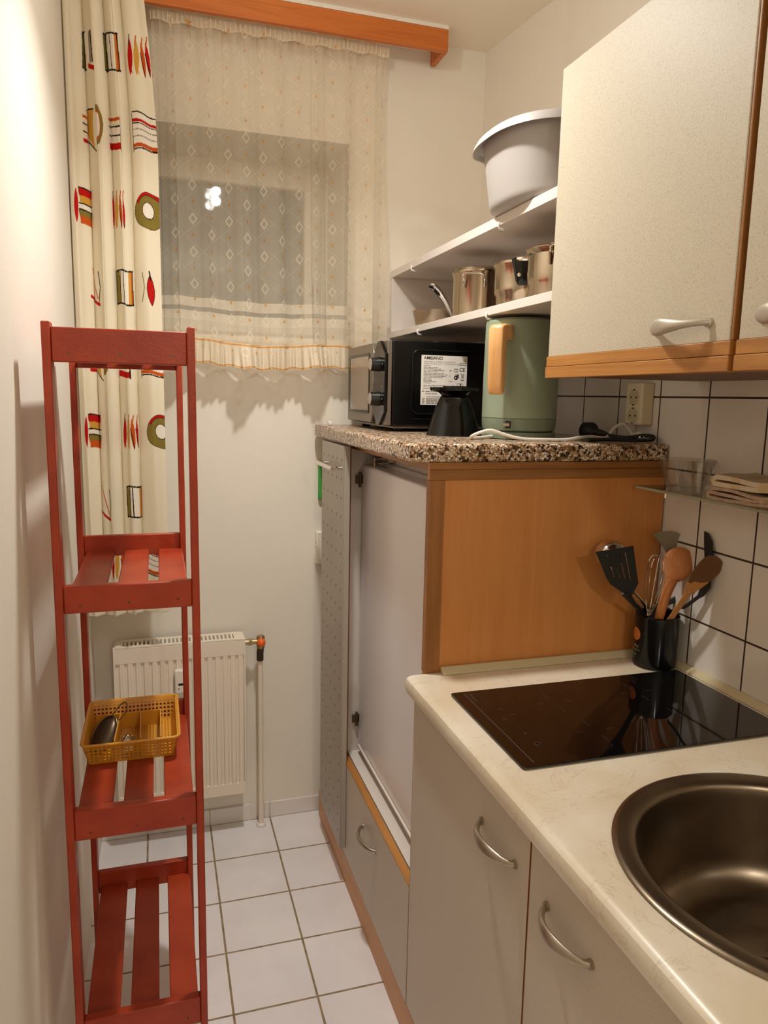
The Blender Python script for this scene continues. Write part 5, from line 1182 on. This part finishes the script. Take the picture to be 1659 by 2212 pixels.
def wooden_spoon():
    f = foot((-0.010, 0.006)); c = Vector((1.0637, 1.2950, 1.1011)); nk = Vector((1.0428, 1.2930, 1.0567)); p = Vector((1.0289, 1.3020, 0.9746))
    t = thing('wooden_spoon', 'reddish round wooden spoon standing between whisk and scorched spatula', 'spoon', f)
    ax = (c - nk).normalized(); n = Vector((-0.55, -0.8, 0.15)); n = (n - ax * n.dot(ax)).normalized(); s = ax.cross(n); rings = []
    for k in range(10):
        a = -PI / 2 + k / 9 * PI; ring = []
        for j in range(40):
            q = 2 * PI * j / 40; sp = 1.0 if math.cos(q) > 0 else 1 + 0.22 * math.cos(q) ** 2
            ring.append(c + (s * 0.0325 * math.sin(q) + ax * 0.036 * math.cos(q) * sp) * max(0.05, math.cos(a)) ** 0.6 + n * (0.0055 * math.sin(a) - 0.004 * (1 - 0.0)))
        rings.append(ring)
    B().loft(rings).obj('bowl', 'spoon_wood', t, ang=1.0)
    B().tube(crv([nk + ax * 0.016, nk + (p - nk) * 0.3, p, p + (f - p) * 0.5, f], 6), [(0.0135 - 0.0035 * min(1, i / 6), 0.0048) for i in range(25)], 14, ref=tuple(s)).obj('handle', 'spoon_wood', t)
wooden_spoon()

def burnt_spatula():
    f = foot((-0.024, -0.008)); A = [(1.0478, 1.1960, 1.1383), (1.0739, 1.1960, 1.1362), (1.0890, 1.1960, 1.1230), (1.0901, 1.1990, 1.1059), (1.0769, 1.2100, 1.0836), (1.0598, 1.2200, 1.0644), (1.0457, 1.2290, 1.0510), (1.0302, 1.2300, 1.0537), (1.0276, 1.2190, 1.0821), (1.0309, 1.2050, 1.1142)]
    t = thing('wooden_spatula', 'scorched wooden spatula leaning right against the tiles', 'spatula', f)
    P = [Vector(q) for q in A]; n = Vector((-0.6, -0.8, 0.0)) * 0.0028; PC = closed(P)
    B().loft([[p + n for p in PC], [p - n for p in PC]]).obj('blade', 'burnt', t, 0.0015, smooth=False)
    a = (P[6] + P[7]) / 2; p = Vector((1.0378, 1.2760, 0.9818)); dr = (Vector((1.0507, 1.2200, 1.0747)) - a).normalized(); e = p + (p - a).normalized() * 0.055; e = Vector((min(e.x, MC[0] - 0.004), 1.291, max(e.z, 0.90)))
    B().tube(crv([a + dr * 0.012, a, a + (p - a) * 0.5, p, p + (e - p) * 0.6, e], 6), [(0.0105 - 0.002 * min(1, i / 8), 0.0038) for i in range(31)], 14, ref=(0.75, -0.3, 0.5)).obj('handle', 'burnt', t)
burnt_spatula()

def big_spoon():
    f = foot((-0.006, 0.026)); t = thing('serving_spoon', 'grey plastic serving spoon behind the round wooden spoon', 'spoon', f)
    P = [Vector(q) for q in ((1.0292, 1.3400, 1.1567), (1.0581, 1.3350, 1.1648), (1.0792, 1.3280, 1.1623), (1.1002, 1.3220, 1.1462), (1.1147, 1.3160, 1.1220), (1.1204, 1.3140, 1.0972), (1.1069, 1.3180, 1.0698), (1.0840, 1.3240, 1.0800), (1.0630, 1.3320, 1.1125), (1.0434, 1.3380, 1.1411))]
    P = closed(P); c = sum(P, Vector()) / len(P); n = Vector((-0.55, -0.8, 0.2)).normalized(); rings = []
    for k in range(6):
        q = k / 5; rings.append([c + (p - c) * (1 - q * 0.95) + n * (-0.010 * math.sin(q * PI / 2)) for p in P])
    for k in range(6):
        q = 1 - k / 5; rings.append([c + (p - c) * (1 - q * 0.95) * 0.985 + n * (-0.010 * math.sin(q * PI / 2) - 0.0018) for p in P])
    B().loft(rings, True, False).obj('bowl', 'grey_plastic', t, ang=1.2)
    B().tube(crv([(1.0986, 1.3200, 1.0719), (1.0934, 1.3250, 1.0162), (MC[0] + 0.012, MC[1] + 0.024, 0.985), f], 8), [(0.0065, 0.003)] * 25, 12, ref=(0.85, -0.4, 0)).obj('handle', 'black_matt', t)
M['grey_plastic'] = plain('grey_utensil_plastic', (150, 138, 118), 0.35)
big_spoon()

def dark_turner():
    f = foot((-0.026, 0.008)); t = thing('black_turner', 'black narrow turner blade rising behind the scorched spatula', 'turner', f)
    P = [Vector(q) for q in ((1.0790, 1.2435, 1.1807), (1.0790, 1.2323, 1.1778), (1.0790, 1.2197, 1.1628), (1.0790, 1.2140, 1.1388), (1.0790, 1.2126, 1.1062), (1.0770, 1.2109, 1.0677), (1.0750, 1.2249, 1.0464), (1.0720, 1.2420, 1.0340), (1.0770, 1.2356, 1.0693), (1.0790, 1.2347, 1.1207), (1.0790, 1.2402, 1.1539))]
    n = Vector((0.0022, 0.0004, 0)); B().loft([[p + n for p in P], [p - n for p in P]]).obj('blade', 'black_matt', t, 0.0008, smooth=False)
    a = (P[6] + P[7]) / 2; p = Vector((MC[0] + 0.022, MC[1] - 0.022, 0.992))
    B().tube(crv([a + Vector((0, 0, 0.006)), a + (p - a) * 0.5, p, f], 8), [(0.0055, 0.0032)] * 25, 12, ref=(0.3, 0.9, 0)).obj('handle', 'black_matt', t)
dark_turner()
bpy.context.view_layer.update()
